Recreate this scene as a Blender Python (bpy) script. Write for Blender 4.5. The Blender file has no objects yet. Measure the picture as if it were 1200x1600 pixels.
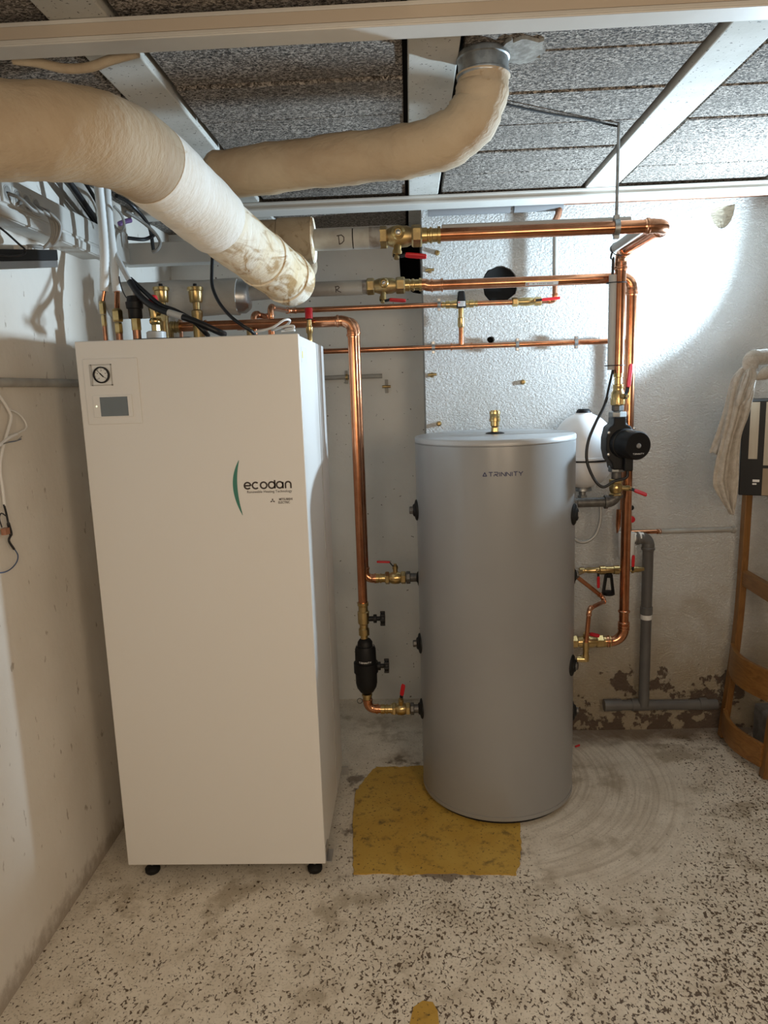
import bpy, bmesh, math, random
from mathutils import Vector as V, Matrix
random.seed(7)
S = bpy.context.scene
COL = S.collection
PI = math.pi

# ------------------------------------------------------------------ camera
F_PX, PITCH, YAW, ROLL = 1130.0, 0.170567, -0.040935, -0.033620
CAM = V((0.881795, -1.926643, 1.438012))
cp, sp, cy, sy = math.cos(PITCH), math.sin(PITCH), math.cos(YAW), math.sin(YAW)
FW = V((sy*cp, cy*cp, -sp)); R0 = V((cy, -sy, 0)); U0 = R0.cross(FW)
RT = R0*math.cos(ROLL) + U0*math.sin(ROLL); UP = -R0*math.sin(ROLL) + U0*math.cos(ROLL)
cam_d = bpy.data.cameras.new('camera'); cam = bpy.data.objects.new('camera', cam_d); COL.objects.link(cam)
cam_d.sensor_fit = 'VERTICAL'; cam_d.sensor_height = 36.0; cam_d.lens = F_PX/1600*36
cam_d.clip_start = 0.02
M = Matrix((RT, UP, -FW)).transposed().to_4x4(); M.translation = CAM
cam.matrix_world = M
S.camera = cam
def at(px, py, Y):
    d = FW + RT*((px-600)/F_PX) - UP*((py-800)/F_PX)
    return CAM + d*((Y-CAM.y)/d.y)
def atx(px, py, X):
    d = FW + RT*((px-600)/F_PX) - UP*((py-800)/F_PX)
    return CAM + d*((X-CAM.x)/d.x)
def atz(px, py, Z):
    d = FW + RT*((px-600)/F_PX) - UP*((py-800)/F_PX)
    return CAM + d*((Z-CAM.z)/d.z)

# ------------------------------------------------------------------ light
S.view_settings.view_transform = 'Standard'; S.view_settings.look = 'None'
S.view_settings.gamma = 1.0; S.view_settings.use_curve_mapping = False
S.view_settings.exposure = 0.0
S.cycles.diffuse_bounces = 8; S.cycles.max_bounces = 12
w = bpy.data.worlds.new('world'); S.world = w; w.use_nodes = True
w.node_tree.nodes['Background'].inputs[0].default_value = (0.9, 0.85, 0.8, 1)
w.node_tree.nodes['Background'].inputs[1].default_value = 0.02
LAMP = V((2.28, 0.59, 1.54))
# LED work light: bright on its axis, falling off towards the rim of its beam
for nm, en, half, bl, ex in (('work_light', 222, 60, .07, 2.0), ('work_light_spill', 20, 84, .6, 1.0)):
    ld = bpy.data.lights.new(nm, 'SPOT'); lo = bpy.data.objects.new(nm, ld); COL.objects.link(lo)
    ld.energy = en; ld.color = (0.64, 0.84, 1.0); ld.spot_size = math.radians(2*half); ld.spot_blend = bl
    ld.shadow_soft_size = 0.04
    lo.location = LAMP; lo.rotation_euler = V((-0.83, -0.20, 0.52)).to_track_quat('-Z', 'Y').to_euler()
    ld.use_nodes = True; nt = ld.node_tree
    tc = nt.nodes.new('ShaderNodeTexCoord'); sx = nt.nodes.new('ShaderNodeSeparateXYZ'); nt.links.new(tc.outputs['Normal'], sx.inputs[0])
    ab = nt.nodes.new('ShaderNodeMath'); ab.operation = 'ABSOLUTE'; nt.links.new(sx.outputs[2], ab.inputs[0])
    pw = nt.nodes.new('ShaderNodeMath'); pw.operation = 'POWER'; pw.inputs[1].default_value = ex; nt.links.new(ab.outputs[0], pw.inputs[0])
    nt.links.new(pw.outputs[0], nt.nodes['Emission'].inputs['Strength'])
# warm lamps of the room behind the viewer
for p, en, size in (((1.62, -1.75, 1.45), 10.2, .6), ((0.75, -2.5, 1.45), 10.0, .6)):
    wd = bpy.data.lights.new('room_lamp', 'AREA'); wo = bpy.data.objects.new('room_lamp', wd); COL.objects.link(wo)
    wd.energy = en; wd.color = (1.0, 0.79, 0.57); wd.shape = 'DISK'; wd.size = size
    wo.location = p
    wo.rotation_euler = (V((1.15, 0.6, 0.25)) - V(p)).to_track_quat('-Z', 'Y').to_euler()

# ------------------------------------------------------------------ materials
def newmat(name):
    m = bpy.data.materials.new(name); m.use_nodes = True
    nt = m.node_tree; b = nt.nodes['Principled BSDF']
    return m, nt, b
def ramp(nt, src, stops):
    r = nt.nodes.new('ShaderNodeValToRGB'); e = r.color_ramp.elements
    while len(e) > 1: e.remove(e[-1])
    e[0].position = stops[0][0]; e[0].color = (*stops[0][1], 1)
    for p, c in stops[1:]:
        k = e.new(p); k.color = (*c, 1)
    nt.links.new(src, r.inputs[0]); return r.outputs[0]
def coords(nt, scale=(1, 1, 1)):
    t = nt.nodes.new('ShaderNodeNewGeometry'); mp = nt.nodes.new('ShaderNodeMapping')
    mp.inputs['Scale'].default_value = scale
    nt.links.new(t.outputs['Position'], mp.inputs[0]); return mp.outputs[0]
def noise(nt, co, scale, detail=4, rough=0.55, dist=0.0):
    n = nt.nodes.new('ShaderNodeTexNoise'); n.inputs['Scale'].default_value = scale
    n.inputs['Detail'].default_value = detail; n.inputs['Roughness'].default_value = rough
    n.inputs['Distortion'].default_value = dist
    nt.links.new(co, n.inputs['Vector']); return n.outputs['Fac']
def math_n(nt, op, a, b, clamp=False):
    n = nt.nodes.new('ShaderNodeMath'); n.operation = op; n.use_clamp = clamp
    for i, x in enumerate((a, b)):
        if isinstance(x, (int, float)): n.inputs[i].default_value = x
        else: nt.links.new(x, n.inputs[i])
    return n.outputs[0]
def mixc(nt, f, a, b):
    n = nt.nodes.new('ShaderNodeMix'); n.data_type = 'RGBA'
    for s, x in ((n.inputs[0], f), (n.inputs[6], a), (n.inputs[7], b)):
        if isinstance(x, (int, float)): s.default_value = x
        elif isinstance(x, tuple): s.default_value = (*x, 1)
        else: nt.links.new(x, s)
    return n.outputs[2]
def step(nt, src, lo_, hi_):
    n = nt.nodes.new('ShaderNodeMapRange'); n.interpolation_type = 'SMOOTHSTEP'
    n.inputs[1].default_value = lo_; n.inputs[2].default_value = hi_
    nt.links.new(src, n.inputs[0]); return n.outputs[0]
def bump(nt, b, h, strength=0.5, dist=0.003):
    n = nt.nodes.new('ShaderNodeBump'); n.inputs['Strength'].default_value = strength
    n.inputs['Distance'].default_value = dist
    nt.links.new(h, n.inputs['Height']); nt.links.new(n.outputs[0], b.inputs['Normal'])
def sepxyz(nt, co):
    n = nt.nodes.new('ShaderNodeSeparateXYZ'); nt.links.new(co, n.inputs[0]); return n.outputs

MT = {}
def simple(key, col, rough=0.5, metal=0.0, col2=None, nscale=8, bscale=0, bdist=0.001, bstr=0.4, scale=(1, 1, 1), spec=None, lo_=0.35, hi_=0.65):
    m, nt, b = newmat(key)
    b.inputs['Base Color'].default_value = (*col, 1); b.inputs['Roughness'].default_value = rough
    b.inputs['Metallic'].default_value = metal
    if spec is not None: b.inputs['Specular IOR Level'].default_value = spec
    if col2 or bscale:
        co = coords(nt, scale)
        if col2:
            f = step(nt, noise(nt, co, nscale), lo_, hi_)
            nt.links.new(mixc(nt, f, col, col2), b.inputs['Base Color'])
        if bscale: bump(nt, b, noise(nt, co, bscale, 5), bstr, bdist)
    MT[key] = m; return m
simple('cabinet', (0.80, 0.79, 0.77), 0.42)
simple('panel_plastic', (0.79, 0.78, 0.76), 0.5)
simple('shadow_grey', (0.45, 0.44, 0.43), 0.6)
simple('gasket', (0.02, 0.02, 0.02), 0.6)
simple('tank', (0.27, 0.272, 0.275), 0.30, 0.0, (0.285, 0.288, 0.29), 3, spec=0.9)
simple('tank_lid', (0.40, 0.405, 0.41), 0.35, spec=0.8)
simple('black', (0.008, 0.008, 0.009), 0.5, spec=0.3)
simple('black_gloss', (0.010, 0.010, 0.011), 0.3, spec=0.3)
simple('rubber', (0.012, 0.012, 0.012), 0.6, spec=0.3)
simple('copper', (0.66, 0.30, 0.16), 0.20, 1.0, (0.54, 0.22, 0.11), 25, lo_=0.3, hi_=0.7)
simple('copper_dull', (0.50, 0.24, 0.15), 0.38, 1.0, (0.36, 0.19, 0.12), 30)
simple('copper_fit', (0.72, 0.36, 0.21), 0.24, 1.0, (0.60, 0.27, 0.14), 40)
simple('brass', (0.64, 0.48, 0.23), 0.28, 1.0, (0.52, 0.37, 0.16), 40)
simple('brass_old', (0.50, 0.37, 0.17), 0.42, 1.0, (0.36, 0.26, 0.13), 50)
simple('steel', (0.55, 0.55, 0.55), 0.35, 1.0)
simple('zinc', (0.42, 0.43, 0.43), 0.45, 1.0, (0.3, 0.31, 0.31), 60)
simple('galv', (0.16, 0.155, 0.15), 0.5, 0.6, (0.11, 0.105, 0.10), 60)
simple('red', (0.55, 0.010, 0.018), 0.38)
simple('grey_pipe', (0.40, 0.39, 0.36), 0.5, 0, (0.33, 0.31, 0.28), 18)
simple('grey_burnt', (0.16, 0.13, 0.11), 0.6, 0, (0.32, 0.31, 0.29), 30)
simple('pvc', (0.105, 0.10, 0.098), 0.4, 0, (0.13, 0.125, 0.12), 9)
simple('white_plastic', (0.78, 0.78, 0.77), 0.4)
simple('grey_plastic', (0.50, 0.49, 0.47), 0.5)
simple('trunking', (0.62, 0.60, 0.56), 0.45, 0, (0.55, 0.53, 0.49), 4)
simple('cement', (0.36, 0.345, 0.31), 0.9, 0, (0.22, 0.205, 0.18), 45, 90, 0.003)
simple('shade_cream', (0.50, 0.425, 0.34), 0.5)
simple('vessel', (0.84, 0.85, 0.87), 0.3)
simple('foam', (0.20, 0.20, 0.205), 0.75, 0, None, 8, 300, 0.0004)
simple('duct', (0.47, 0.46, 0.44), 0.55)
simple('braid', (0.45, 0.45, 0.44), 0.45, 0.4, None, 8, 500, 0.0006)
simple('screen', (0.16, 0.19, 0.21), 0.18)
simple('gauge_white', (0.80, 0.80, 0.78), 0.35)
simple('ink', (0.045, 0.032, 0.028), 0.5)
simple('ink_blue', (0.03, 0.035, 0.10), 0.5)
simple('teal', (0.045, 0.21, 0.16), 0.5)
simple('white_ink', (0.75, 0.75, 0.75), 0.5)
simple('yellow_ink', (0.80, 0.68, 0.04), 0.5)
simple('cable_grey', (0.30, 0.29, 0.27), 0.5)
simple('cable_white', (0.78, 0.77, 0.75), 0.45)
simple('cable_black', (0.012, 0.012, 0.014), 0.4)
simple('cable_blue', (0.06, 0.10, 0.20), 0.5)
simple('purple', (0.28, 0.16, 0.45), 0.5)
simple('tape_grey', (0.55, 0.55, 0.54), 0.4)
simple('corrugated', (0.76, 0.76, 0.74), 0.5)
simple('cardboard', (0.36, 0.28, 0.20), 0.8, 0, (0.30, 0.23, 0.16), 12)
simple('tape_tan', (0.46, 0.41, 0.33), 0.4, 0, (0.38, 0.33, 0.26), 20, scale=(1, 1, .15))
simple('stone_block', (0.20, 0.19, 0.18), 0.9, 0, (0.13, 0.12, 0.11), 20, 60, 0.004)
simple('mortar', (0.50, 0.44, 0.34), 0.9, 0, (0.40, 0.35, 0.27), 25, 60, 0.006, 0.8, (1, 1, 4))
simple('void', (0.006, 0.006, 0.006), 0.95)
simple('joist', (0.46, 0.445, 0.40), 0.8, 0, (0.53, 0.515, 0.475), 9, 120, 0.001)
# joist: fine dark pits
m = MT['joist']; nt = m.node_tree; b = nt.nodes['Principled BSDF']
co = coords(nt); n1 = noise(nt, co, 130, 2); n2 = step(nt, n1, 0.66, 0.70)
base = b.inputs['Base Color'].links[0].from_socket
nt.links.new(mixc(nt, n2, base, (0.10, 0.09, 0.08)), b.inputs['Base Color'])

# wood-wool ceiling boards
m, nt, b = newmat('ceiling_board'); co = coords(nt, (1, 1.5, 1)); MT['ceiling_board'] = m
n1 = noise(nt, co, 130, 3, 0.65, 1.0); n2 = noise(nt, co, 5, 3)
c1 = ramp(nt, n1, [(0.40, (0.018, 0.014, 0.011)), (0.50, (0.17, 0.145, 0.122)), (0.61, (0.52, 0.46, 0.40))])
c2 = mixc(nt, step(nt, n2, 0.35, 0.75), c1, (0.16, 0.14, 0.12))
mixn = c2.node; mixn.inputs[0].default_value = 0.3
f = math_n(nt, 'MULTIPLY', step(nt, n2, 0.42, 0.75), 0.5); nt.links.new(f, mixn.inputs[0])
nt.links.new(c2, b.inputs['Base Color']); b.inputs['Roughness'].default_value = 0.95
bump(nt, b, n1, 1.0, 0.006)

# rough-cast wall (right part) with damp plaster low down
m, nt, b = newmat('wall_roughcast'); co = coords(nt); MT['wall_roughcast'] = m
z = sepxyz(nt, co)
v1 = noise(nt, coords(nt, (1, 1, 1.4)), 105, 4, 0.6, 0.6); v2 = noise(nt, co, 6, 4); v3 = noise(nt, co, 10, 6, 0.6)
colr = mixc(nt, step(nt, v2, 0.35, 0.7), (0.75, 0.75, 0.735), (0.70, 0.69, 0.66))
low = step(nt, math_n(nt, 'ADD', z[2], math_n(nt, 'MULTIPLY', v2, -0.5)), 0.50, -0.12)
colr = mixc(nt, math_n(nt, 'MULTIPLY', low, 0.85), colr, (0.40, 0.31, 0.19))
peel = math_n(nt, 'ADD', math_n(nt, 'MULTIPLY', v3, 1.0), math_n(nt, 'MULTIPLY', z[2], -0.55))
pf = step(nt, peel, 0.44, 0.47)
colr = mixc(nt, pf, colr, (0.15, 0.105, 0.075))
nt.links.new(colr, b.inputs['Base Color']); b.inputs['Roughness'].default_value = 0.9
hh = math_n(nt, 'ADD', step(nt, v1, 0.34, 0.66), math_n(nt, 'MULTIPLY', pf, -2.0))
bump(nt, b, hh, 0.75, 0.006)
# smooth plaster, recess
m, nt, b = newmat('wall_smooth'); co = coords(nt); MT['wall_smooth'] = m
v1 = noise(nt, co, 40, 5, 0.6); v2 = noise(nt, co, 3, 4); v4 = noise(nt, co, 55, 2)
colr = mixc(nt, step(nt, v2, 0.35, 0.65), (0.80, 0.80, 0.775), (0.74, 0.735, 0.705))
colr = mixc(nt, step(nt, v4, 0.70, 0.74), colr, (0.2, 0.18, 0.16))
nt.links.new(colr, b.inputs['Base Color']); b.inputs['Roughness'].default_value = 0.85
bump(nt, b, v1, 0.5, 0.003)
# left wall
m, nt, b = newmat('wall_plaster'); co = coords(nt); MT['wall_plaster'] = m
v1 = noise(nt, coords(nt, (1, 1, .7)), 45, 5, 0.6); v2 = noise(nt, co, 2.5, 4); v4 = noise(nt, coords(nt, (1, 1, .45)), 38, 3)
z = sepxyz(nt, co)
colr = mixc(nt, step(nt, v2, 0.35, 0.65), (0.76, 0.72, 0.66), (0.70, 0.65, 0.58))
low = step(nt, math_n(nt, 'ADD', z[2], math_n(nt, 'MULTIPLY', v1, -0.12)), 0.02, -0.06)
colr = mixc(nt, math_n(nt, 'MULTIPLY', low, 0.8), colr, (0.33, 0.27, 0.21))
colr = mixc(nt, math_n(nt, 'MULTIPLY', step(nt, v4, 0.66, 0.72), 0.7), colr, (0.34, 0.28, 0.22))
nt.links.new(colr, b.inputs['Base Color']); b.inputs['Roughness'].default_value = 0.85
bump(nt, b, v1, 0.4, 0.003)

# concrete floor: dusty, pitted, with trowel sweeps
m, nt, b = newmat('floor_concrete'); co = coords(nt); MT['floor_concrete'] = m
big = noise(nt, co, 1.6, 3); mid = noise(nt, co, 9, 5, 0.6)
pit = noise(nt, coords(nt, (1.0, 0.72, 1)), 135, 2, 0.5, 0.5)
fine = noise(nt, co, 170, 3, 0.6)
xyz = sepxyz(nt, co)
# trowelled sweep round the tank: no pits, faint arcs
dx_ = math_n(nt, 'SUBTRACT', xyz[0], 1.10); dy_ = math_n(nt, 'SUBTRACT', xyz[1], 0.62)
rad_ = math_n(nt, 'SQRT', math_n(nt, 'ADD', math_n(nt, 'MULTIPLY', dx_, dx_), math_n(nt, 'MULTIPLY', dy_, dy_)), 0)
radn = math_n(nt, 'ADD', rad_, math_n(nt, 'MULTIPLY', math_n(nt, 'SUBTRACT', big, 0.5), 0.35))
ring = math_n(nt, 'MULTIPLY', step(nt, radn, 0.80, 0.68), step(nt, xyz[0], 1.15, 1.32))
ring = math_n(nt, 'MULTIPLY', ring, step(nt, math_n(nt, 'ADD', xyz[1], math_n(nt, 'MULTIPLY', mid, 0.2)), 0.02, 0.16))
cx_ = nt.nodes.new('ShaderNodeCombineXYZ')
nt.links.new(math_n(nt, 'MULTIPLY', rad_, 75.0), cx_.inputs[0]); nt.links.new(math_n(nt, 'MULTIPLY', xyz[0], 2.5), cx_.inputs[1]); nt.links.new(math_n(nt, 'MULTIPLY', xyz[1], 2.5), cx_.inputs[2])
arcs = math_n(nt, 'MULTIPLY', math_n(nt, 'MULTIPLY', step(nt, noise(nt, cx_.outputs[0], 1.0, 4, 0.6), 0.42, 0.68), 0.42), ring)
reg = math_n(nt, 'ADD', math_n(nt, 'MULTIPLY', xyz[0], 0.045), math_n(nt, 'MULTIPLY', xyz[1], -0.07))
thr = math_n(nt, 'ADD', pit, math_n(nt, 'ADD', reg, math_n(nt, 'MULTIPLY', big, 0.16)))
thr = math_n(nt, 'SUBTRACT', thr, math_n(nt, 'MULTIPLY', ring, 0.12))
pits = step(nt, thr, 0.725, 0.785)
colr = mixc(nt, step(nt, mid, 0.3, 0.7), (0.78, 0.72, 0.62), (0.63, 0.565, 0.465))
colr = mixc(nt, math_n(nt, 'MULTIPLY', step(nt, fine, 0.54, 0.66), 0.45), colr, (0.30, 0.25, 0.19))
stain = step(nt, noise(nt, co, 4.5, 6, 0.65), 0.54, 0.66)
colr = mixc(nt, math_n(nt, 'MULTIPLY', stain, 0.6), colr, (0.33, 0.27, 0.185))
colr = mixc(nt, arcs, colr, (0.33, 0.26, 0.18))
# dirt strip along the back wall
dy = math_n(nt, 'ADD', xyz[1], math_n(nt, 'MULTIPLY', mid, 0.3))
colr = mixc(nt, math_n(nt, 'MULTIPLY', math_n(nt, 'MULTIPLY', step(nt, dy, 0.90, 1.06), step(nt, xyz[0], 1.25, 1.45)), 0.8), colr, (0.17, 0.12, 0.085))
# grime along the edge of the painted patch
ex_ = math_n(nt, 'MAXIMUM', math_n(nt, 'SUBTRACT', math_n(nt, 'ABSOLUTE', math_n(nt, 'SUBTRACT', xyz[0], 0.93), 0), 0.245), 0.0)
ey_ = math_n(nt, 'MAXIMUM', math_n(nt, 'SUBTRACT', math_n(nt, 'ABSOLUTE', math_n(nt, 'SUBTRACT', xyz[1], 0.33), 0), 0.305), 0.0)
ed = math_n(nt, 'ADD', math_n(nt, 'ADD', ex_, ey_), math_n(nt, 'MULTIPLY', math_n(nt, 'SUBTRACT', 0.56, mid), 0.55))
colr = mixc(nt, math_n(nt, 'MULTIPLY', step(nt, ed, 0.055, 0.01), 0.75), colr, (0.12, 0.085, 0.06))
colr = mixc(nt, pits, colr, (0.115, 0.08, 0.052))
nt.links.new(colr, b.inputs['Base Color'])
nt.links.new(math_n(nt, 'ADD', math_n(nt, 'MULTIPLY', big, 0.35), 0.25), b.inputs['Roughness'])
hh = math_n(nt, 'ADD', math_n(nt, 'MULTIPLY', pits, -1.0), math_n(nt, 'MULTIPLY', mid, 0.8))
bump(nt, b, hh, 0.6, 0.004)
# yellow paint
m, nt, b = newmat('yellow_paint'); co = coords(nt); MT['yellow_paint'] = m
n1 = noise(nt, co, 22, 5, 0.65); n2 = noise(nt, co, 110, 3); n3 = noise(nt, co, 4, 3)
colr = mixc(nt, step(nt, n3, 0.3, 0.7), (0.56, 0.365, 0.075), (0.47, 0.275, 0.04))
colr = mixc(nt, math_n(nt, 'MULTIPLY', step(nt, n1, 0.52, 0.70), 0.8), colr, (0.15, 0.10, 0.03))
colr = mixc(nt, math_n(nt, 'MULTIPLY', step(nt, n2, 0.62, 0.68), 0.8), colr, (0.06, 0.04, 0.02))
nt.links.new(colr, b.inputs['Base Color']); b.inputs['Roughness'].default_value = 0.6
bump(nt, b, n1, 0.4, 0.003)

# pipe lagging
def lagging(key, c1, c2, c3, lo_, hi_):
    m, nt, b = newmat(key); co = coords(nt); MT[key] = m
    n1 = noise(nt, co, 7, 5, 0.6, 0.5); n2 = noise(nt, coords(nt, (1, 3, 1)), 35, 4, 0.6)
    n3 = noise(nt, coords(nt, (2, .6, 2)), 14, 4, 0.6, 1.0)
    colr = mixc(nt, step(nt, n1, 0.35, 0.7), c1, c2)
    colr = mixc(nt, math_n(nt, 'MULTIPLY', step(nt, n3, lo_, hi_), 0.85), colr, c3)
    nt.links.new(colr, b.inputs['Base Color']); b.inputs['Roughness'].default_value = 0.75
    bump(nt, b, math_n(nt, 'ADD', n2, math_n(nt, 'MULTIPLY', n1, 2.0)), 0.5, 0.006)
lagging('lagging', (0.50, 0.405, 0.285), (0.42, 0.32, 0.215), (0.30, 0.20, 0.10), 0.66, 0.80)
lagging('lagging_white', (0.84, 0.80, 0.70), (0.72, 0.58, 0.36), (0.36, 0.20, 0.05), 0.47, 0.66)
lagging('lagging_plaster', (0.86, 0.84, 0.79), (0.78, 0.74, 0.66), (0.55, 0.42, 0.24), 0.66, 0.82)
lagging('lagging_brown', (0.36, 0.29, 0.20), (0.28, 0.22, 0.15), (0.20, 0.14, 0.08), 0.5, 0.7)
lagging('lagging_grey', (0.60, 0.59, 0.56), (0.52, 0.50, 0.46), (0.40, 0.36, 0.30), 0.6, 0.8)

# wood
m, nt, b = newmat('wood'); co = coords(nt, (9, 9, 1.2)); MT['wood'] = m
n1 = noise(nt, co, 6, 5, 0.6, 1.5)
nt.links.new(ramp(nt, n1, [(0.3, (0.15, 0.062, 0.014)), (0.55, (0.23, 0.105, 0.026)), (0.75, (0.28, 0.13, 0.036))]), b.inputs['Base Color'])
b.inputs['Roughness'].default_value = 0.4
m, nt, b = newmat('wood_slat'); co = coords(nt, (9, 1.2, 9)); MT['wood_slat'] = m
n1 = noise(nt, co, 6, 5, 0.6, 1.5)
nt.links.new(ramp(nt, n1, [(0.3, (0.17, 0.072, 0.016)), (0.55, (0.26, 0.118, 0.03)), (0.75, (0.31, 0.145, 0.04))]), b.inputs['Base Color'])
b.inputs['Roughness'].default_value = 0.4
simple('terry', (0.52, 0.47, 0.41), 0.95, 0, (0.43, 0.38, 0.32), 60, 260, 0.004, 1.0)

# ------------------------------------------------------------------ mesh helpers
def frame(axis, ref=None):
    a = V(axis).normalized()
    h = V(ref) if ref is not None else (V((0, 0, 1)) if abs(a.z) < 0.9 else V((1, 0, 0)))
    u = (h - a*h.dot(a)).normalized(); return a, u, a.cross(u)
class B:
    def __init__(s): s.v = []; s.f = []; s.sm = []
    def add(s, vs, fs, smooth=False):
        o = len(s.v); s.v += [V(p) for p in vs]
        for f in fs: s.f.append([i+o for i in f]); s.sm.append(smooth)
        return s
    def box(s, lo_, hi_):
        x0, y0, z0 = lo_; x1, y1, z1 = hi_
        return s.add([(x0,y0,z0),(x1,y0,z0),(x1,y1,z0),(x0,y1,z0),(x0,y0,z1),(x1,y0,z1),(x1,y1,z1),(x0,y1,z1)],
            [(0,3,2,1),(4,5,6,7),(0,1,5,4),(1,2,6,5),(2,3,7,6),(3,0,4,7)])
    def obox(s, c, ax, ay, az):      # oriented box, half-vectors
        c, ax, ay, az = V(c), V(ax), V(ay), V(az)
        vs = [c+ax*i+ay*j+az*k for k in (-1, 1) for i, j in ((-1,-1),(1,-1),(1,1),(-1,1))]
        return s.add(vs, [(0,3,2,1),(4,5,6,7),(0,1,5,4),(1,2,6,5),(2,3,7,6),(3,0,4,7)])
    def tube(s, pts, r, n=12, caps=True, smooth=True, squash=1.0, ref=None):
        pts = [V(p) for p in pts]; m_ = len(pts)
        rs = r if isinstance(r, (list, tuple)) else [r]*m_
        t0 = (pts[1]-pts[0]).normalized(); _, u, _ = frame(t0, ref)
        vs = []
        for i in range(m_):
            t = (pts[min(i+1, m_-1)]-pts[max(i-1, 0)]).normalized()
            u = (u - t*u.dot(t)).normalized(); q = t.cross(u)
            for k in range(n):
                a = 2*PI*k/n; vs.append(pts[i] + (u*math.cos(a)*squash + q*math.sin(a))*rs[i])
        fs = [(i*n+k, i*n+(k+1) % n, (i+1)*n+(k+1) % n, (i+1)*n+k) for i in range(m_-1) for k in range(n)]
        s.add(vs, fs, smooth)
        if caps:
            o = len(s.v)-len(vs)
            s.f.append([o+k for k in range(n)][::-1]); s.sm.append(False)
            s.f.append([o+(m_-1)*n+k for k in range(n)]); s.sm.append(False)
        return s
    def lathe(s, o, axis, prof, n=24, ref=None, smooth=True, phase=0.0):
        a, u, q = frame(axis, ref); o = V(o); vs = []
        for t, r in prof:
            for k in range(n):
                g = 2*PI*k/n+phase; vs.append(o + a*t + (u*math.cos(g)+q*math.sin(g))*max(r, 1e-5))
        m_ = len(prof)
        s.add(vs, [(i*n+k, i*n+(k+1) % n, (i+1)*n+(k+1) % n, (i+1)*n+k) for i in range(m_-1) for k in range(n)], smooth)
        b0 = len(s.v)-len(vs)
        s.f.append([b0+k for k in range(n)][::-1]); s.sm.append(False)
        s.f.append([b0+(m_-1)*n+k for k in range(n)]); s.sm.append(False)
        return s
    def hexn(s, o, axis, t0, t1, r, n=6, ref=None):
        c = (t1-t0)*0.15
        return s.lathe(o, axis, [(t0, r*.9), (t0+c, r), (t1-c, r), (t1, r*.9)], n, ref, False)
    def ribbon(s, pts, w_, t_, side):     # flat bar along pts; side = width direction
        pts = [V(p) for p in pts]; m_ = len(pts); vs = []
        ws = w_ if isinstance(w_, (list, tuple)) else [w_]*m_
        for i in range(m_):
            t = (pts[min(i+1, m_-1)]-pts[max(i-1, 0)]).normalized()
            sd = V(side); sd = (sd-t*sd.dot(t)).normalized(); nn = t.cross(sd)
            for a_, b_ in ((-1,-1),(1,-1),(1,1),(-1,1)):
                vs.append(pts[i]+sd*(a_*ws[i]/2)+nn*(b_*t_/2))
        fs = [(i*4+k, i*4+(k+1) % 4, (i+1)*4+(k+1) % 4, (i+1)*4+k) for i in range(m_-1) for k in range(4)]
        fs += [(3,2,1,0), tuple((m_-1)*4+k for k in range(4))]
        return s.add(vs, fs)
LOC = {}
def build(bm_, name, mat, parent=None, bev=0, origin=None, seg=2, sub=0, solid=0):
    me = bpy.data.meshes.new(name); vs = bm_.v
    if parent is not None: off = LOC[parent.name]
    else:
        xs = [p.x for p in vs]; ys = [p.y for p in vs]; zs = [p.z for p in vs]
        off = V(origin) if origin is not None else V(((min(xs)+max(xs))/2, (min(ys)+max(ys))/2, min(zs)))
    me.from_pydata([tuple(p-off) for p in vs], [], bm_.f)
    for p, sm in zip(me.polygons, bm_.sm): p.use_smooth = sm
    t = bmesh.new(); t.from_mesh(me); bmesh.ops.recalc_face_normals(t, faces=t.faces); t.to_mesh(me); t.free()
    me.update()
    if any(bm_.sm): me.set_sharp_from_angle(angle=math.radians(40))
    o = bpy.data.objects.new(name, me); COL.objects.link(o)
    me.materials.append(MT[mat] if isinstance(mat, str) else mat)
    if parent is not None: o.parent = parent
    else: o.location = off
    LOC[o.name] = off.copy()
    if solid:
        q = o.modifiers.new('solid', 'SOLIDIFY'); q.thickness = solid; q.offset = 0
    if bev:
        q = o.modifiers.new('bevel', 'BEVEL'); q.width = bev; q.segments = seg; q.limit_method = 'ANGLE'; q.angle_limit = math.radians(40)
    if sub:
        q = o.modifiers.new('sub', 'SUBSURF'); q.levels = sub; q.render_levels = sub
    return o
def tag(o, label, cat, group=None):
    o['label'] = label; o['category'] = cat
    if group: o['group'] = group
    return o
def thing(name, label, cat, loc, group=None):
    o = bpy.data.objects.new(name, None); COL.objects.link(o); o.empty_display_size = 0.05
    o.location = V(loc); LOC[o.name] = V(loc); return tag(o, label, cat, group)
def struct(o): o['kind'] = 'structure'; return o
def smoothp(pts, k=6):       # Catmull-Rom
    P = [V(p) for p in pts]; P = [P[0]*2-P[1]] + P + [P[-1]*2-P[-2]]; out = []
    for i in range(1, len(P)-2):
        for j in range(k):
            t = j/k; a, b_, c, d = P[i-1], P[i], P[i+1], P[i+2]
            out.append(0.5*((2*b_)+(c-a)*t+(2*a-5*b_+4*c-d)*t*t+(3*b_-a-3*c+d)*t**3))
    out.append(P[-2]); return out
def arc3(p, a, c, R, k=8):   # fillet at p between a and c
    d1 = (V(a)-V(p)).normalized(); d2 = (V(c)-V(p)).normalized()
    ang = d1.angle(d2); d = R/math.tan(ang/2)
    t1 = V(p)+d1*d; t2 = V(p)+d2*d
    cen = V(p)+(d1+d2).normalized()*(R/math.sin(ang/2))
    u = t1-cen; q = t2-cen; tot = u.angle(q); ax = u.cross(q).normalized()
    return [cen + Matrix.Rotation(tot*i/k, 3, ax) @ u for i in range(k+1)]
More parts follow.
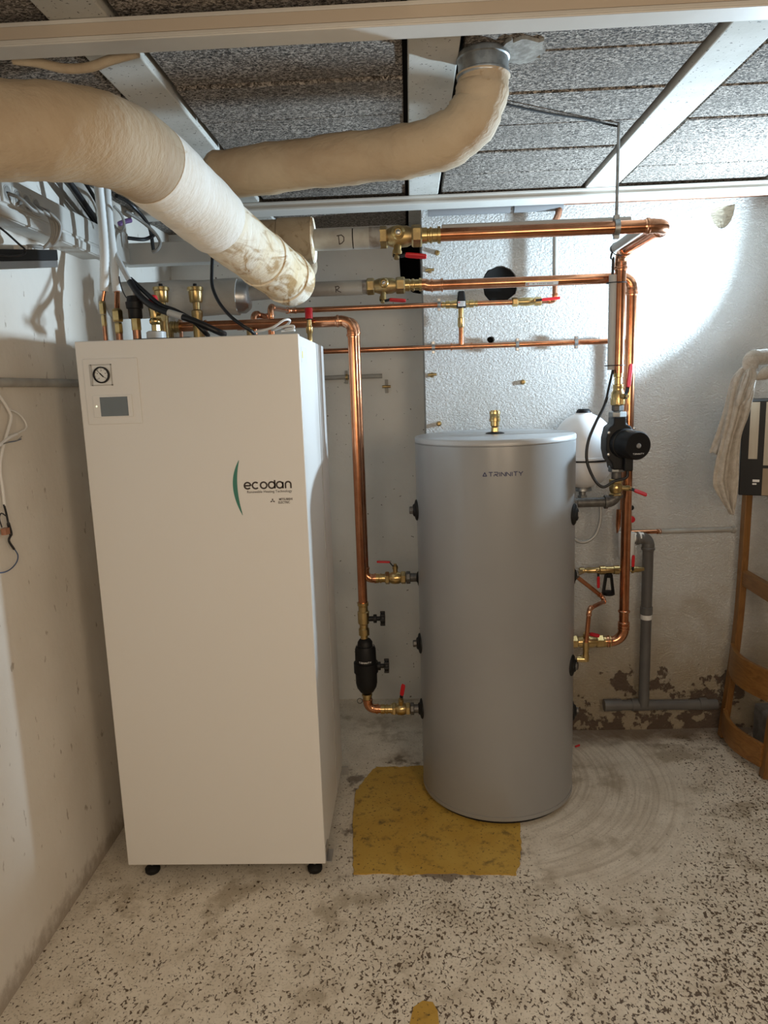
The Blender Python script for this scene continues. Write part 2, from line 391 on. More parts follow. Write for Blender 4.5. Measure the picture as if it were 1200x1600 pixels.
def run(T, pts, r, mat='copper', fit='copper_fit', R=None, collar=True, name='pipe_section'):
    pts = [V(p) for p in pts]; R = R or r*2.0
    st = pts[0]
    for i in range(1, len(pts)):
        if i < len(pts)-1:
            A = arc3(pts[i], pts[i-1], pts[i+1], R, 10)
            build(B().tube([st, A[0]], r, 16), name, mat, T)
            e = B().tube(A, r*1.08, 16)
            if collar:
                for p, d in ((A[0], (pts[i-1]-pts[i]).normalized()), (A[-1], (pts[i+1]-pts[i]).normalized())):
                    e.lathe(p-d*r*.2, d, [(0, r*1.1), (r*.1, r*1.12), (r*.7, r*1.12), (r*.8, r*1.25), (r*1.15, r*1.25), (r*1.25, r*1.08), (r*1.5, r*1.06)], 16)
            build(e, 'elbow', fit, T)
            st = A[-1]
        else: build(B().tube([st, pts[i]], r, 16), name, mat, T)
def lever(T, base, stem, along, length, r, drop=0.0, rl=None):
    """red lever handle: base on valve body, stem direction, lever direction"""
    base, stem, along = V(base), V(stem).normalized(), V(along).normalized()
    side = stem.cross(along).normalized(); h = r*1.5
    build(B().lathe(base, stem, [(0, r*.5), (h*.6, r*.5), (h*.6, r*.62), (h, r*.62), (h*1.05, r*.35), (h*1.3, r*.35)], 12), 'stem', 'brass', T)
    p = base+stem*h
    neck = [p-along*r*.5, p+along*r*.55, p+along*length*.30+stem*drop]
    build(B().ribbon(neck, r*.75, r*.16, side), 'handle_neck', 'black', T)
    q0 = neck[-1]-along*length*.03
    build(B().ribbon([q0, q0+along*length*.1, q0+along*length*.6, q0+along*length*.72], [r*.7, r*.95, r*.95, r*.7], r*.36, side), 'handle', 'red', T, bev=r*.12)
def valve(name, label, p0, p1, r, stem, along, length, drop=0.0, mat='brass', group=None, pos=.5, nut=True):
    p0, p1 = V(p0), V(p1); L = (p1-p0).length; ax = (p1-p0).normalized()
    T = thing(name, label, 'valve', p0, group)
    build(B().lathe(p0, ax, [(L*.0, r*1.0), (L*.14, r*1.0), (L*.2, r*1.02), (L*.32, r*1.3), (L*.5, r*1.38), (L*.66, r*1.3), (L*.78, r*1.02), (L*.8, r*1.0), (L, r*1.0)], 24), 'body', mat, T)
    if nut:
        b_ = B().hexn(p0, ax, 0, L*.2, r*1.42); build(b_, 'nut', mat, T)
        b_ = B().hexn(p0, ax, L*.76, L, r*1.42); build(b_, 'nut', mat, T)
    lever(T, p0+ax*(L*pos)+V(stem).normalized()*r*1.15, stem, along, length, r, drop)
    return T
def coupling(T, p0, p1, r, mat='brass'):
    p0, p1 = V(p0), V(p1); L = (p1-p0).length; ax = p1-p0
    build(B().lathe(p0, ax, [(0, r*1.2), (L*.3, r*1.2), (L*.34, r*1.05), (L*.42, r*1.05), (L*.45, r*1.22), (L*.55, r*1.22), (L*.58, r*1.05), (L*.84, r*1.05), (L*.86, r*1.3), (L, r*1.3)], 20), 'coupling', mat, T)
def stroke2d(bld, pts, wd_, o, ux, uy, uz, t_=0.0006, closed=False):
    """flat stroke on a plane: o + ux*x + uy*y, raised t_ along uz"""
    m_ = len(pts); vs = []
    for i in range(m_):
        a_ = pts[(i-1) % m_] if (closed or i > 0) else pts[i]; c_ = pts[(i+1) % m_] if (closed or i < m_-1) else pts[i]
        dx, dy = c_[0]-a_[0], c_[1]-a_[1]; l = math.hypot(dx, dy) or 1
        nx, ny = -dy/l*wd_/2, dx/l*wd_/2
        for h in (0, t_):
            vs.append(V(o)+V(ux)*(pts[i][0]+nx)+V(uy)*(pts[i][1]+ny)+V(uz)*h)
            vs.append(V(o)+V(ux)*(pts[i][0]-nx)+V(uy)*(pts[i][1]-ny)+V(uz)*h)
    fs = []
    for i in range(m_ if closed else m_-1):
        a_, c_ = i*4, ((i+1) % m_)*4
        fs += [(a_+2, a_+3, c_+3, c_+2), (a_, c_, c_+1, a_+1), (a_, a_+2, c_+2, c_), (a_+1, c_+1, c_+3, a_+3)]
    bld.add(vs, fs)
def text_b(txt, size, mapf, t_=0.0005, xs=1.0, bold=0.0):
    c = bpy.data.curves.new('t', 'FONT'); c.body = txt; c.size = size; c.extrude = t_; c.offset = bold
    c.align_x = 'CENTER'; c.align_y = 'CENTER'; c.resolution_u = 3
    o = bpy.data.objects.new('t', c); COL.objects.link(o)
    dg = bpy.context.evaluated_depsgraph_get(); me = bpy.data.meshes.new_from_object(o.evaluated_get(dg))
    b_ = B().add([mapf(v.co.x*xs, v.co.y, v.co.z+t_) for v in me.vertices], [tuple(p.vertices) for p in me.polygons])
    bpy.data.objects.remove(o); bpy.data.curves.remove(c); bpy.data.meshes.remove(me); return b_
def planemap(o, ux, uy, uz):
    o, ux, uy, uz = V(o), V(ux), V(uy), V(uz)
    return lambda x, y, z_: o+ux*x+uy*y+uz*z_
X_, Y_, Z_ = V((1, 0, 0)), V((0, 1, 0)), V((0, 0, 1))

# ------------------------------------------------------------------ structure
XL, YW, YR, XC, CZ = -0.128, 0.93, 1.27, 0.942, 2.10
XR, YF = 3.3, -3.4
# floor as a fine grid with gentle unevenness
bf = B(); nx, ny = 60, 80
for j in range(ny+1):
    for i in range(nx+1):
        x = XL-.1+(XR+.2-XL)*i/nx; y = YF-.1+(YR+.5-YF)*j/ny
        bf.v.append(V((x, y, -0.001+0.002*math.sin(x*5.1+y*2.3)*math.sin(y*4.7-x*1.3)-0.002)))
for j in range(ny):
    for i in range(nx):
        a = j*(nx+1)+i; bf.f.append([a, a+1, a+nx+2, a+nx+1]); bf.sm.append(True)
struct(build(bf, 'floor', 'floor_concrete'))
struct(build(B().box((XL-.12, YF-.1, -.05), (XL, YR+.4, 2.3)), 'wall_left', 'wall_plaster'))
struct(build(B().box((XR, YF-.1, -.05), (XR+.1, YR+.4, 2.3)), 'wall_right', 'wall_plaster'))
struct(build(B().box((XL-.12, YF-.1, -.05), (XR+.1, YF, 2.3)), 'wall_front', 'wall_plaster'))

def filled(outer, holes, y0, y1, extra=None):
    """wall slab in the XZ plane with holes, front face at y0"""
    t = bmesh.new(); loops = []
    for lp in [outer]+holes:
        vs = [t.verts.new((x, y0, z_)) for x, z_ in lp]; loops.append(vs)
        for i in range(len(vs)): t.edges.new((vs[i], vs[(i+1) % len(vs)]))
    bmesh.ops.triangle_fill(t, use_beauty=True, use_dissolve=False, edges=t.edges[:])
    t.verts.index_update()
    b_ = B(); b_.add([v.co for v in t.verts], [tuple(v.index for v in f.verts) for f in t.faces])
    for lp in [outer]+holes:
        n = len(lp); vs = [(x, y0, z_) for x, z_ in lp]+[(x, y1, z_) for x, z_ in lp]
        b_.add(vs, [(i, (i+1) % n, n+(i+1) % n, n+i) for i in range(n)])
    t.free(); return b_
def blob(c, rx, rz, n, jit, seed):
    rr = random.Random(seed)
    return [(c.x+rx*math.cos(2*PI*k/n)*(1+rr.uniform(-jit, jit)), c.z+rz*math.sin(2*PI*k/n)*(1+rr.uniform(-jit, jit))) for k in range(n)]
hole1 = at(781, 444, YW); hole2 = at(767, 531, YW); hole3 = at(1131, 322, YW)
h1 = blob(hole1, .066, .068, 22, .07, 3); h2 = blob(hole2, .014, .013, 10, .12, 5)
nt0 = at(1110, 300, YW).x; nt1 = at(1150, 300, YW).x; nzb = at(1131, 357, YW).z
notch = []
for k in range(13):
    g = PI*k/12; notch.append(((nt0+nt1)/2-(nt1-nt0)/2*math.cos(g), nzb+.09-.09*math.sin(g)))
h3 = [(nt0, 2.06)]+notch+[(nt1, 2.06)]
WB = struct(build(filled([(XC, -.05), (XR+.05, -.05), (XR+.05, 2.2), (XC, 2.2)], [h1, h2, h3], YW, YR+.35), 'wall_back', 'wall_roughcast', origin=(XC, YW, 0)))
# inside of the openings
b_ = B().box((hole1.x-.1, YW+.10, hole1.z-.1), (hole1.x+.1, YW+.14, hole1.z+.1)); build(b_, 'hole_backing', 'void', WB)
b_ = B().lathe((hole1.x, YW+.012, hole1.z), Y_, [(0, .058), (0, .064), (.09, .064), (.09, .058)], 28); build(b_, 'hole_sleeve', 'void', WB)
b_ = B().box((hole2.x-.03, YW+.05, hole2.z-.03), (hole2.x+.03, YW+.08, hole2.z+.03)); build(b_, 'hole_backing', 'void', WB)
# mortar-filled half-round recess under the trunking
b_ = B(); n = 13; rows = 8; vs = []
for j in range(rows):
    z_ = nzb+.004+(2.07-nzb)*j/(rows-1)
    t = min(1, (z_-nzb)/.09); hw = (nt1-nt0)/2*math.sqrt(max(0.02, 1-(1-t)**2))
    for i in range(n):
        g = -1+2*i/(n-1); vs.append(((nt0+nt1)/2+hw*g, YW+.003+.03*math.sqrt(max(0, 1-g*g))*min(1, t*1.3)+.003*math.sin(i*2.1+j*1.7), z_))
b_.add(vs, [(j*n+i, j*n+i+1, (j+1)*n+i+1, (j+1)*n+i) for j in range(rows-1) for i in range(n-1)], True)
build(b_, 'mortar_fill', 'mortar', WB)
# recess wall with a broken-out corner at its top right
zt = at(560, 352, YR).z; vx = at(625, 400, YR).x; vz = at(640, 462, YR).z
struct(build(filled([(XL-.05, -.05), (XC+.02, -.05), (XC+.02, vz), (vx+.05, vz+.012), (vx+.02, vz+.035), (vx, vz+.05), (vx-.006, zt-.08), (vx+.004, zt-.05), (vx, zt), (XL-.05, zt)], [], YR, YR+.12), 'wall_recess', 'wall_smooth', origin=(0.4, YR, 0)))
struct(build(B().box((XL-.1, YR+.35, -.05), (XC+.1, YR+.40, 2.3)), 'void_backing', 'void'))  # black backing added so that no light leaks into the dark gap

# ceiling: slab, joists and wood-wool boards
CE = struct(build(B().box((XL-.12, YF-.1, CZ+.03), (XR+.1, YR+.4, CZ+.09)), 'ceiling', 'void'))
JX = [(-.39, -.29), (.262, .368), (.895, .998), (1.508, 1.612), (2.13, 2.235), (2.76, 2.865), (3.39, 3.45)]
jme = None
for a, c in JX[1:-1]:
    build(B().box((a, YF, CZ-.004), (c, YR, CZ+.06)), 'joist', 'joist', CE, bev=.003)
bays = [(XL+.002, .252, .03), (.380, .884, .011), (1.010, 1.496, -.082), (1.626, 2.12, -.064), (2.245, 2.75, 0), (2.875, XR, .05)]
for x0, x1, ph in bays:
    y = ph-.212*16
    k = 0
    while y < YR:
        y2 = y+.205+random.uniform(-.003, .003)
        ya, yb = max(y, YF), min(y2, YR)
        if yb-ya > .03:
            dz = random.uniform(-.003, .004)
            build(B().box((x0, ya, CZ+.004+dz), (x1, yb, CZ+.05)), 'ceiling_panel', 'ceiling_board', CE, bev=.003, seg=1)
        y += .212; k += 1

# cable trunkings under the ceiling
def trunk(label, y0, y1, z0, z1, x0, x1):
    T = thing('cable_trunking', label, 'trunking', (x0, y0, z0))
    build(B().box((x0, y0, z0), (x1, y1, z1)), 'body', 'trunking', T, bev=.002)
    build(B().box((x0, y0-.003, z0+.002), (x1, y0, z0+.009)), 'cover_lip', 'trunking', T, bev=.001)
    build(B().box((x0, y0-.003, z1-.008), (x1, y0, z1-.001)), 'cover_lip', 'trunking', T, bev=.001)
    if y0 < 0: build(B().box((x0, y0-.0025, z0+.0095), (x1, y0, z1-.0085)), 'cover', 'shade_cream', T)  # added plate; its browner tone paints the warm shade on the front face
trunk('white ceiling trunking running across the top of the picture, nearest the viewer', -.541, -.488, 2.058, CZ-.004, XL, XR)
trunk('white ceiling trunking along the far edge of the boarded ceiling, above the copper pipes', .757, .845, 2.066, CZ-.004, XL+.05, XR)
# dull white board over the recess
# ------------------------------------------------------------------ yellow paint patch
pts = [(553,1366),(600,1364),(640,1367),(690,1364),(740,1366),(780,1367),(806,1366),(812,1350),(815,1320),(813,1290),(812,1250),(800,1215),(760,1197),(700,1196),(655,1197),(625,1198),(590,1199),(575,1210),(562,1228),(554,1240),(552,1290),(551,1330)]
poly = []
for i in range(len(pts)):
    a = V(pts[i]); c = V(pts[(i+1) % len(pts)])
    for k in range(5):
        q = a.lerp(c, k/5); poly.append(atz(q.x+random.uniform(-1.5, 1.5), q.y+random.uniform(-1.2, 1.2), 0))
n = len(poly); b_ = B(); b_.add([(p.x, p.y, .0015) for p in poly]+[(p.x, p.y, -.004) for p in poly], [tuple(range(n))]+[(i, (i+1) % n, n+(i+1) % n, n+i) for i in range(n)])
tag(build(b_, 'paint_patch', 'yellow_paint'), 'worn yellow paint patch on the concrete floor under the grey tank', 'paint patch')
pts = [(640,1600),(646,1574),(660,1564),(676,1566),(684,1580),(686,1600),(684,1630),(645,1630)]
poly = [atz(*p, 0) for p in pts]; n = len(poly); b_ = B()
b_.add([(p.x, p.y, .001) for p in poly]+[(p.x, p.y, -.004) for p in poly], [tuple(range(n))]+[(i, (i+1) % n, n+(i+1) % n, n+i) for i in range(n)])
tag(build(b_, 'paint_spot', 'yellow_paint'), 'small yellow paint spot on the floor at the bottom edge', 'paint spot')

# ------------------------------------------------------------------ heat pump cabinet
CW, CD, CB, CT = 0.595, 0.573, 0.052, 1.584
T = thing('heat_pump_cabinet', 'tall white heat pump cabinet with a gauge and small screen at top left', 'cabinet', (CW/2, CD/2, 0))
build(B().box((0, 0, CB), (CW, .022, CT)), 'front_panel', 'cabinet', T, bev=.003)
build(B().box((CW-.020, .0235, CB+.004), (CW-.003, CD, CT-.003)), 'side_panel', 'cabinet', T, bev=.0015)
build(B().box((.003, .0235, CB+.004), (.020, CD, CT-.003)), 'side_panel', 'cabinet', T, bev=.0015)
build(B().box((.021, .0235, CT-.020), (CW-.021, CD, CT-.004)), 'top_panel', 'cabinet', T)
build(B().box((.021, CD-.012, CB+.004), (CW-.021, CD-.001, CT-.021)), 'back_panel', 'cabinet', T)
build(B().box((.021, .0235, CB+.006), (CW-.021, CD-.013, CB+.020)), 'base_plate', 'zinc', T)
build(B().box((.15, .03, CT-.004), (.30, .30, CT+.004)), 'top_gasket', 'gasket', T, bev=.001)
build(B().box((CW-.0030, .380, CB+.004), (CW-.0016, .386, CT-.004)), 'side_shadow_strip', 'shadow_grey', T)  # grey strip painting a riser pipe's shadow on the side panel
for fx, fy in ((.055, .045), (.555, .045), (.055, .53), (.555, .53)):
    ft = build(B().lathe((fx, fy, 0), Z_, [(0, .020), (.004, .0225), (.012, .0225), (.018, .017), (.022, .008)], 24), 'foot', 'rubber', T)
    build(B().lathe((fx, fy, .020), Z_, [(0, .0048), (.045, .0048)], 10), 'foot_screw', 'steel', ft)
br = B().box((CW-.004, .012, CB-.004), (CW+.016, .07, CB+.001)); br.box((CW-.002, .012, CB), (CW+.001, .07, CB+.034)); build(br, 'foot_bracket', 'steel', T)
br = B().box((CW-.002, CD-.04, CB-.02), (CW+.022, CD-.035, CB+.012)); build(br, 'bracket', 'steel', T)
# control panel; pixel outline (127,559)-(214,664)
def fr(px, py): p = at(px, py, 0); return p
c0, c1 = fr(129, 562), fr(223, 661)
x0, x1, z1, z0 = fr(133, 600).x, fr(218, 600).x, fr(170, 560).z, fr(170, 663).z
CPn = build(B().box((x0, -.0045, z0), (x1, .001, z1)), 'control_panel', 'panel_plastic', T, bev=.002)
g = fr(160, 586); gs = .028
b_ = B()
for lo2, hi2 in (((g.x-gs-.004, -.006, g.z-gs), (g.x-gs+.003, -.004, g.z+gs)), ((g.x+gs-.003, -.006, g.z-gs), (g.x+gs, -.004, g.z+gs)), ((g.x-gs, -.006, g.z+gs-.003), (g.x+gs, -.004, g.z+gs)), ((g.x-gs, -.006, g.z-gs), (g.x+gs, -.004, g.z-gs+.003))): b_.box(lo2, hi2)
build(b_, 'gauge_surround', 'grey_plastic', CPn)
build(B().box((g.x-gs+.006, -.0055, g.z-gs+.003), (g.x+gs-.003, -.0045, g.z+gs-.003)), 'gauge_plate', 'gauge_white', CPn)
gc = V((g.x+.0015, -.0055, g.z)); gr = .0215
build(B().lathe(gc, -Y_, [(0, gr*.84), (.0005, gr*1.0), (.009, gr*1.0), (.010, gr*.94), (.008, gr*.84), (.002, gr*.84)], 36), 'gauge_ring', 'black', CPn)
build(B().lathe(gc-Y_*.001, -Y_, [(0, gr*.85), (.003, gr*.85)], 36), 'gauge_dial', 'gauge_white', CPn)
b_ = B(); o = gc-Y_*.0042
stroke2d(b_, [(-.0125, .0135), (0, 0)], .0012, o, X_, Z_, -Y_); stroke2d(b_, [(-.004, .0043), (.005, -.0055)], .0032, o, X_, Z_, -Y_); stroke2d(b_, [(.004, -.0045), (.012, -.009)], .0009, o, X_, Z_, -Y_)
build(b_, 'gauge_needle', 'black', CPn)
b_ = B()
for k in range(9):
    a = math.radians(-45+270*k/8); stroke2d(b_, [(.0150*math.cos(a), .0150*math.sin(a)), (.0172*math.cos(a), .0172*math.sin(a))], .0009, gc-Y_*.0042, X_, Z_, -Y_)
for k in range(4): 
    a = math.radians(20+70*k); stroke2d(b_, [(.0112*math.cos(a)-.001, .0112*math.sin(a)), (.0112*math.cos(a)+.001, .0112*math.sin(a))], .002, gc-Y_*.0042, X_, Z_, -Y_)
build(b_, 'gauge_scale', 'ink', CPn)
sx0, sx1, sz1, sz0 = fr(147, 630).x, fr(208, 630).x, fr(178, 617).z, fr(178, 652).z
build(B().box((sx0, -.008, sz0), (sx1, -.003, sz1)), 'screen_frame', 'panel_plastic', CPn, bev=.0015)
build(B().box((fr(159, 635).x, -.0088, fr(180, 650).z), (fr(202, 635).x, -.006, fr(180, 620).z)), 'screen', 'screen', CPn)
m, nt, b = newmat('led'); b.inputs['Base Color'].default_value = (.9, .95, .7, 1); b.inputs['Emission Color'].default_value = (.95, 1, .6, 1); b.inputs['Emission Strength'].default_value = 1.2; MT['led'] = m
p = fr(153, 635); build(B().lathe((p.x, -.0075, p.z), -Y_, [(0, .002), (.0012, .002), (.0015, .001)], 10), 'indicator_light', 'led', CPn)
# printed logo: green arc, lettering, three-diamond mark
o = V((0, -.0004, 0))
def arcpts(c, r, a0, a1, n=24): return [(c[0]+r*math.cos(math.radians(a0+(a1-a0)*k/n)), c[1]+r*math.sin(math.radians(a0+(a1-a0)*k/n))) for k in range(n+1)]
pt, pm, pb = fr(373, 719), fr(364, 760), fr(379, 805)
vsl = []; n = 24
for k in range(n+1):
    t = k/n
    q = V((pt.x, pt.z))*((1-t)*(1-2*t)) + V((pm.x, pm.z))*(4*t*(1-t)) + V((pb.x, pb.z))*(t*(2*t-1))
    th = .0115*(math.sin(PI*min(1, t*1.0+.0))**.8)+.0008
    vsl += [(q.x, -.0001, q.y), (q.x+th, -.0001, q.y), (q.x, -.0007, q.y), (q.x+th, -.0007, q.y)]
b_ = B().add(vsl, [(4*k+2, 4*k+3, 4*k+7, 4*k+6) for k in range(n)]); build(b_, 'logo_arc', 'teal', T)
e0 = fr(381, 763); hh_ = .0155   # letter radius
b_ = B(); rr_ = .0086; wd_ = .0043; xx = e0.x+rr_+.002; zc = fr(420, 758).z; adv = (fr(456, 760).x-e0.x-2*rr_-.004)/5
def L(pts, w__=wd_): stroke2d(b_, pts, w__, (0, -.0001, 0), X_, Z_, -Y_)
for k, ch in enumerate('ecodan'):
    c = (xx+adv*k, zc)
    if ch == 'e': L(arcpts(c, rr_, 0, 318)); L([(c[0]-rr_, zc), (c[0]+rr_, zc)])
    if ch == 'c': L(arcpts(c, rr_, 45, 315))
    if ch in 'oda': L(arcpts(c, rr_, 0, 360))
    if ch == 'd': L([(c[0]+rr_, zc-rr_*1.1), (c[0]+rr_, zc+rr_*1.55)])
    if ch == 'a': L([(c[0]+rr_, zc-rr_*1.15), (c[0]+rr_, zc+rr_*.9)])
    if ch == 'n': L([(c[0]-rr_*.75, zc-rr_*1.15), (c[0]-rr_*.75, zc+.1*rr_)]+arcpts((c[0]+rr_*.1, zc+.1*rr_), rr_*.85, 180, 0)+[(c[0]+rr_*.95, zc-rr_*1.15)])
build(b_, 'logo_lettering', 'ink', T)
p = fr(421, 768); build(text_b('Renewable Heating Technology', .0098, planemap((p.x, -.0001, p.z), X_, Z_, -Y_), .0003, .98), 'logo_tagline', 'ink', T)
p = fr(446.5, 780); build(text_b('MITSUBISHI', .0085, planemap((p.x, -.0001, p.z), X_, Z_, -Y_), .0003, .86, .00012), 'maker_lettering', 'ink', T)
p = fr(445, 785); build(text_b('ELECTRIC', .0085, planemap((p.x-.002, -.0001, p.z), X_, Z_, -Y_), .0003, .86, .00012), 'maker_lettering', 'ink', T)
p = fr(426, 782.5)
for k in range(3):
    a = math.radians(90+120*k); d = V((math.cos(a), math.sin(a))); q = V((-d.y, d.x)); l = .0068
    P4 = [V((0, 0)), d*l*.5+q*l*.29, d*l, d*l*.5-q*l*.29]
    build(B().add([(p.x+v.x*1.15, -.0006, p.z+v.y) for v in P4], [(0, 1, 2, 3)]), 'maker_diamond', 'ink', T)
# sticker on the side
s0 = atx(470, 541, CW-.003); s1 = atx(479, 568, CW-.003)
build(B().box((CW-.003, s0.y, s1.z), (CW-.0024, s1.y+.01, s0.z)), 'warning_sticker', 'white_ink', T)
build(B().box((CW-.0026, s0.y+.012, s1.z+.012), (CW-.0020, s0.y+.024, s0.z-.012)), 'warning_sign', 'yellow_ink', T)

# ------------------------------------------------------------------ buffer tank
TX, TY, TR, TH = 1.160, 0.520, 0.266, 1.272
T = thing('buffer_tank', 'large grey cylindrical buffer tank standing on the yellow patch', 'tank', (TX, TY, 0))
build(B().lathe((TX, TY, .016), Z_, [(0, TR-.012), (0, TR-.003), (.003, TR+.001), (.016, TR+.001), (.0165, TR-.001), (.018, TR-.001), (.0185, TR), (TH-.038, TR), (TH-.036, TR-.003), (TH-.033, TR-.003)], 96), 'body', 'tank', T)
build(B().lathe((TX, TY, TH-.018), Z_, [(0, TR-.004), (.001, TR+.001), (.012, TR+.001), (.017, TR-.003), (.018, TR-.01)], 96), 'lid', 'tank_lid', T)
build(B().lathe((TX, TY, .001), Z_, [(0, TR-.016), (.016, TR-.016)], 64), 'base_ring', 'rubber', T)
# lettering bent round the tank
def cylmap(ang0, z0, r, shift=0):
    def f(x, y, z_):
        a = ang0+x/r; rr2 = r+z_+.0003
        return V((TX+rr2*math.cos(a), TY+rr2*math.sin(a), z0+y))
    return f
p = at(785, 741, TY-TR); a0 = math.atan2(-1, 0)
ang = -PI/2 + (p.x-TX)/TR
def letters(word, h, wd2, gap, st, mapf):
    b2 = B(); W = {'T': 1, 'R': 1, 'I': .22, 'N': 1, 'Y': 1.05}
    tot = sum(W[c]*wd2+gap for c in word)-gap; x = -tot/2
    def S2(pts):
        fine = []
        for i in range(len(pts)-1):
            for k in range(4): fine.append((pts[i][0]+(pts[i+1][0]-pts[i][0])*k/4, pts[i][1]+(pts[i+1][1]-pts[i][1])*k/4))
        fine.append(pts[-1]); vs = []; m_ = len(fine)
        for i in range(m_):
            a_ = fine[max(i-1, 0)]; c_ = fine[min(i+1, m_-1)]; dx, dy = c_[0]-a_[0], c_[1]-a_[1]; l = math.hypot(dx, dy)
            for s_ in (-1, 1): vs.append(mapf(fine[i][0]-dy/l*st/2*s_, fine[i][1]+dx/l*st/2*s_, .0003))
        b2.add(vs, [(2*i, 2*i+1, 2*i+3, 2*i+2) for i in range(m_-1)])
    for c in word:
        w2 = W[c]*wd2; y0, y1 = -h/2, h/2
        if c == 'T': S2([(x, y1), (x+w2, y1)]); S2([(x+w2/2, y1), (x+w2/2, y0)])
        if c == 'R': S2([(x, y1), (x+w2*.9, y1), (x+w2, y1*.6), (x+w2*.9, 0), (x+w2*.15, 0), (x+w2, y0)]); S2([(x+.0005, y0), (x+.0005, y0*.2)])
        if c == 'I': S2([(x+w2/2, y0), (x+w2/2, y1)])
        if c == 'N': S2([(x, y0), (x, y1), (x+w2, y0), (x+w2, y1)])
        if c == 'Y': S2([(x, y1), (x+w2/2, 0), (x+w2/2, y0)]); S2([(x+w2/2, 0), (x+w2, y1)])
        x += w2+gap
    return b2, tot
b2, tot = letters('TRINNITY', .0125, .0125, .0032, .0026, cylmap(ang+.009/TR*1.2, p.z, TR))
build(b2, 'maker_lettering', 'ink_blue', T)
b_ = B(); f_ = cylmap(ang-(tot/2+.001)/TR, p.z, TR)
tri = [(-.008, -.0065), (.008, -.0065), (0, .0085)]
for i in range(3):
    a, c = V(tri[i]), V(tri[(i+1) % 3]); d = c-a; a2 = a+d*.12; c2 = c-d*.12; nrm = V((-d.y, d.x)).normalized()*.0028
    b_.add([f_(q.x, q.y, .0003) for q in (a2, c2, c2+nrm, a2+nrm)], [(0, 1, 2, 3)])
build(b_, 'maker_triangle', 'ink_blue', T)
# ports: black flanges around the tank
def flange(ang_deg, z_, label=None):
    a = math.radians(ang_deg); d = V((math.cos(a), math.sin(a), 0)); p0 = V((TX, TY, z_))+d*(TR-.006)
    build(B().lathe(p0, d, [(0, .036), (.008, .036), (.011, .033), (.014, .022), (.018, .020), (.020, .016)], 32), 'port_flange', 'rubber', T)
    return V((TX, TY, z_))+d*(TR+.010), d
def angY(y, right): 
    s = (y-TY)/TR; return math.degrees(math.asin(s)) if right else 180-math.degrees(math.asin(s))
zl1 = at(648, 797, .5).z; zl2 = at(654, 902, .59).z; zl3 = at(655, 1005, .5).z; zl4 = at(658, 1107, .5).z
pA, dA = flange(angY(.50, 0), zl1); build(B().hexn(pA, dA, 0, .016, .013, 8), 'port_plug', 'galv', T)
pB, dB = flange(angY(.59, 0), zl2)
pC, dC = flange(angY(.50, 0), zl3); build(B().hexn(pC, dC, 0, .016, .013, 8), 'port_plug', 'galv', T)
pD, dD = flange(angY(.50, 0), zl4)
YP = .47
zr1 = at(893, 799, YP).z; zr2 = at(903, 898, .53).z; zr3 = at(905, 1003, .60).z; zr4 = at(893, 1030, YP).z; zr5 = at(899, 1110, .5).z
pE, dE = flange(angY(.415, 1), zr1); pF, dF = flange(angY(.53, 1), zr2); pG, dG = flange(angY(.60, 1), zr3); pH, dH = flange(angY(.415, 1), zr4); pI, dI = flange(angY(.50, 1), zr5)
build(B().hexn(pI, dI, 0, .012, .013, 8), 'port_plug', 'galv', T)
# vent on top
tv = thing('air_vent', 'brass automatic vent on top of the grey tank', 'valve', (TX+.005, TY+.02, TH))
pv = V((TX+.005, TY+.02, TH))
build(B().lathe(pv, Z_, [(0, .032), (.002, .031), (.005, .022), (.006, .014)], 28), 'grommet', 'rubber', tv)
build(B().hexn(pv, Z_, .004, .022, .013), 'nut', 'brass', tv)
build(B().lathe(pv, Z_, [(.022, .0105), (.026, .0150), (.040, .0150), (.0415, .0185), (.050, .0185), (.051, .0170), (.064, .0170), (.066, .0185), (.074, .018), (.0755, .014), (.078, .014)], 24), 'body', 'brass', tv)

# ------------------------------------------------------------------ left riser pipes
YRi = .50; rz = at(545, 501, YRi).z; rx = at(557.5, 700, YRi).x; r1 = .0158
T = thing('copper_riser', 'thick copper pipe from the cabinet top bending down to the black filter', 'pipe', (rx, YRi, at(566, 940, YRi).z))
xs = at(272, 508, YRi).x
run(T, [(xs, YRi, rz), (rx, YRi, rz), (rx, YRi, at(566, 941, YRi).z)], r1, R=.034)
coupling(T, (xs-.012, YRi, rz), (xs+.02, YRi, rz), r1, 'brass_old')
xq = at(313, 505, YRi).x
build(B().lathe((xq-.02, YRi, rz), X_, [(0, r1*1.25), (.004, r1*1.25), (.005, r1*1.12), (.035, r1*1.12), (.036, r1*1.25), (.04, r1*1.25)], 20), 'tee', 'copper_fit', T)
YR2 = .59; rx2 = at(562, 700, YR2).x+.001; rz2 = at(545, 503, YR2).z; zb = pB.z
T = thing('copper_riser', 'second copper riser hidden behind the first, its lower elbow showing beside it', 'pipe', (rx2, YR2, zb))
run(T, [(.30, YR2, rz2), (rx2, YR2, rz2), (rx2, YR2, zb), (at(588, 903, YR2).x, YR2, zb)], .0145, R=.026)
vx0 = at(586, 903, YR2).x
T = thing('pipe_coupling', 'brass press coupling between copper elbow and upper left tank valve', 'coupling', (vx0, YR2, zb))
coupling(T, (vx0, YR2, zb), (at(604, 903, YR2).x, YR2, zb), .0145)
valve('ball_valve', 'brass ball valve with red lever on the upper left tank port', (at(602, 903, YR2).x, YR2, zb), (at(634, 903, YR2).x, YR2, zb), .0165, Z_, (-1, 0, .05), .066, .014)
T = thing('port_adapter', 'dark steel adapter screwed into the upper left tank port', 'adapter', (at(634, 903, YR2).x, YR2, zb))
b_ = B(); xa = at(633, 903, YR2).x; b_.lathe((xa, YR2, zb), X_, [(0, .0155), (pB.x-xa, .0155)], 20); build(b_, 'nipple', 'galv', T)
build(B().hexn((xa, YR2, zb), X_, .004, .019, .0235, 8), 'nut', 'galv', T)

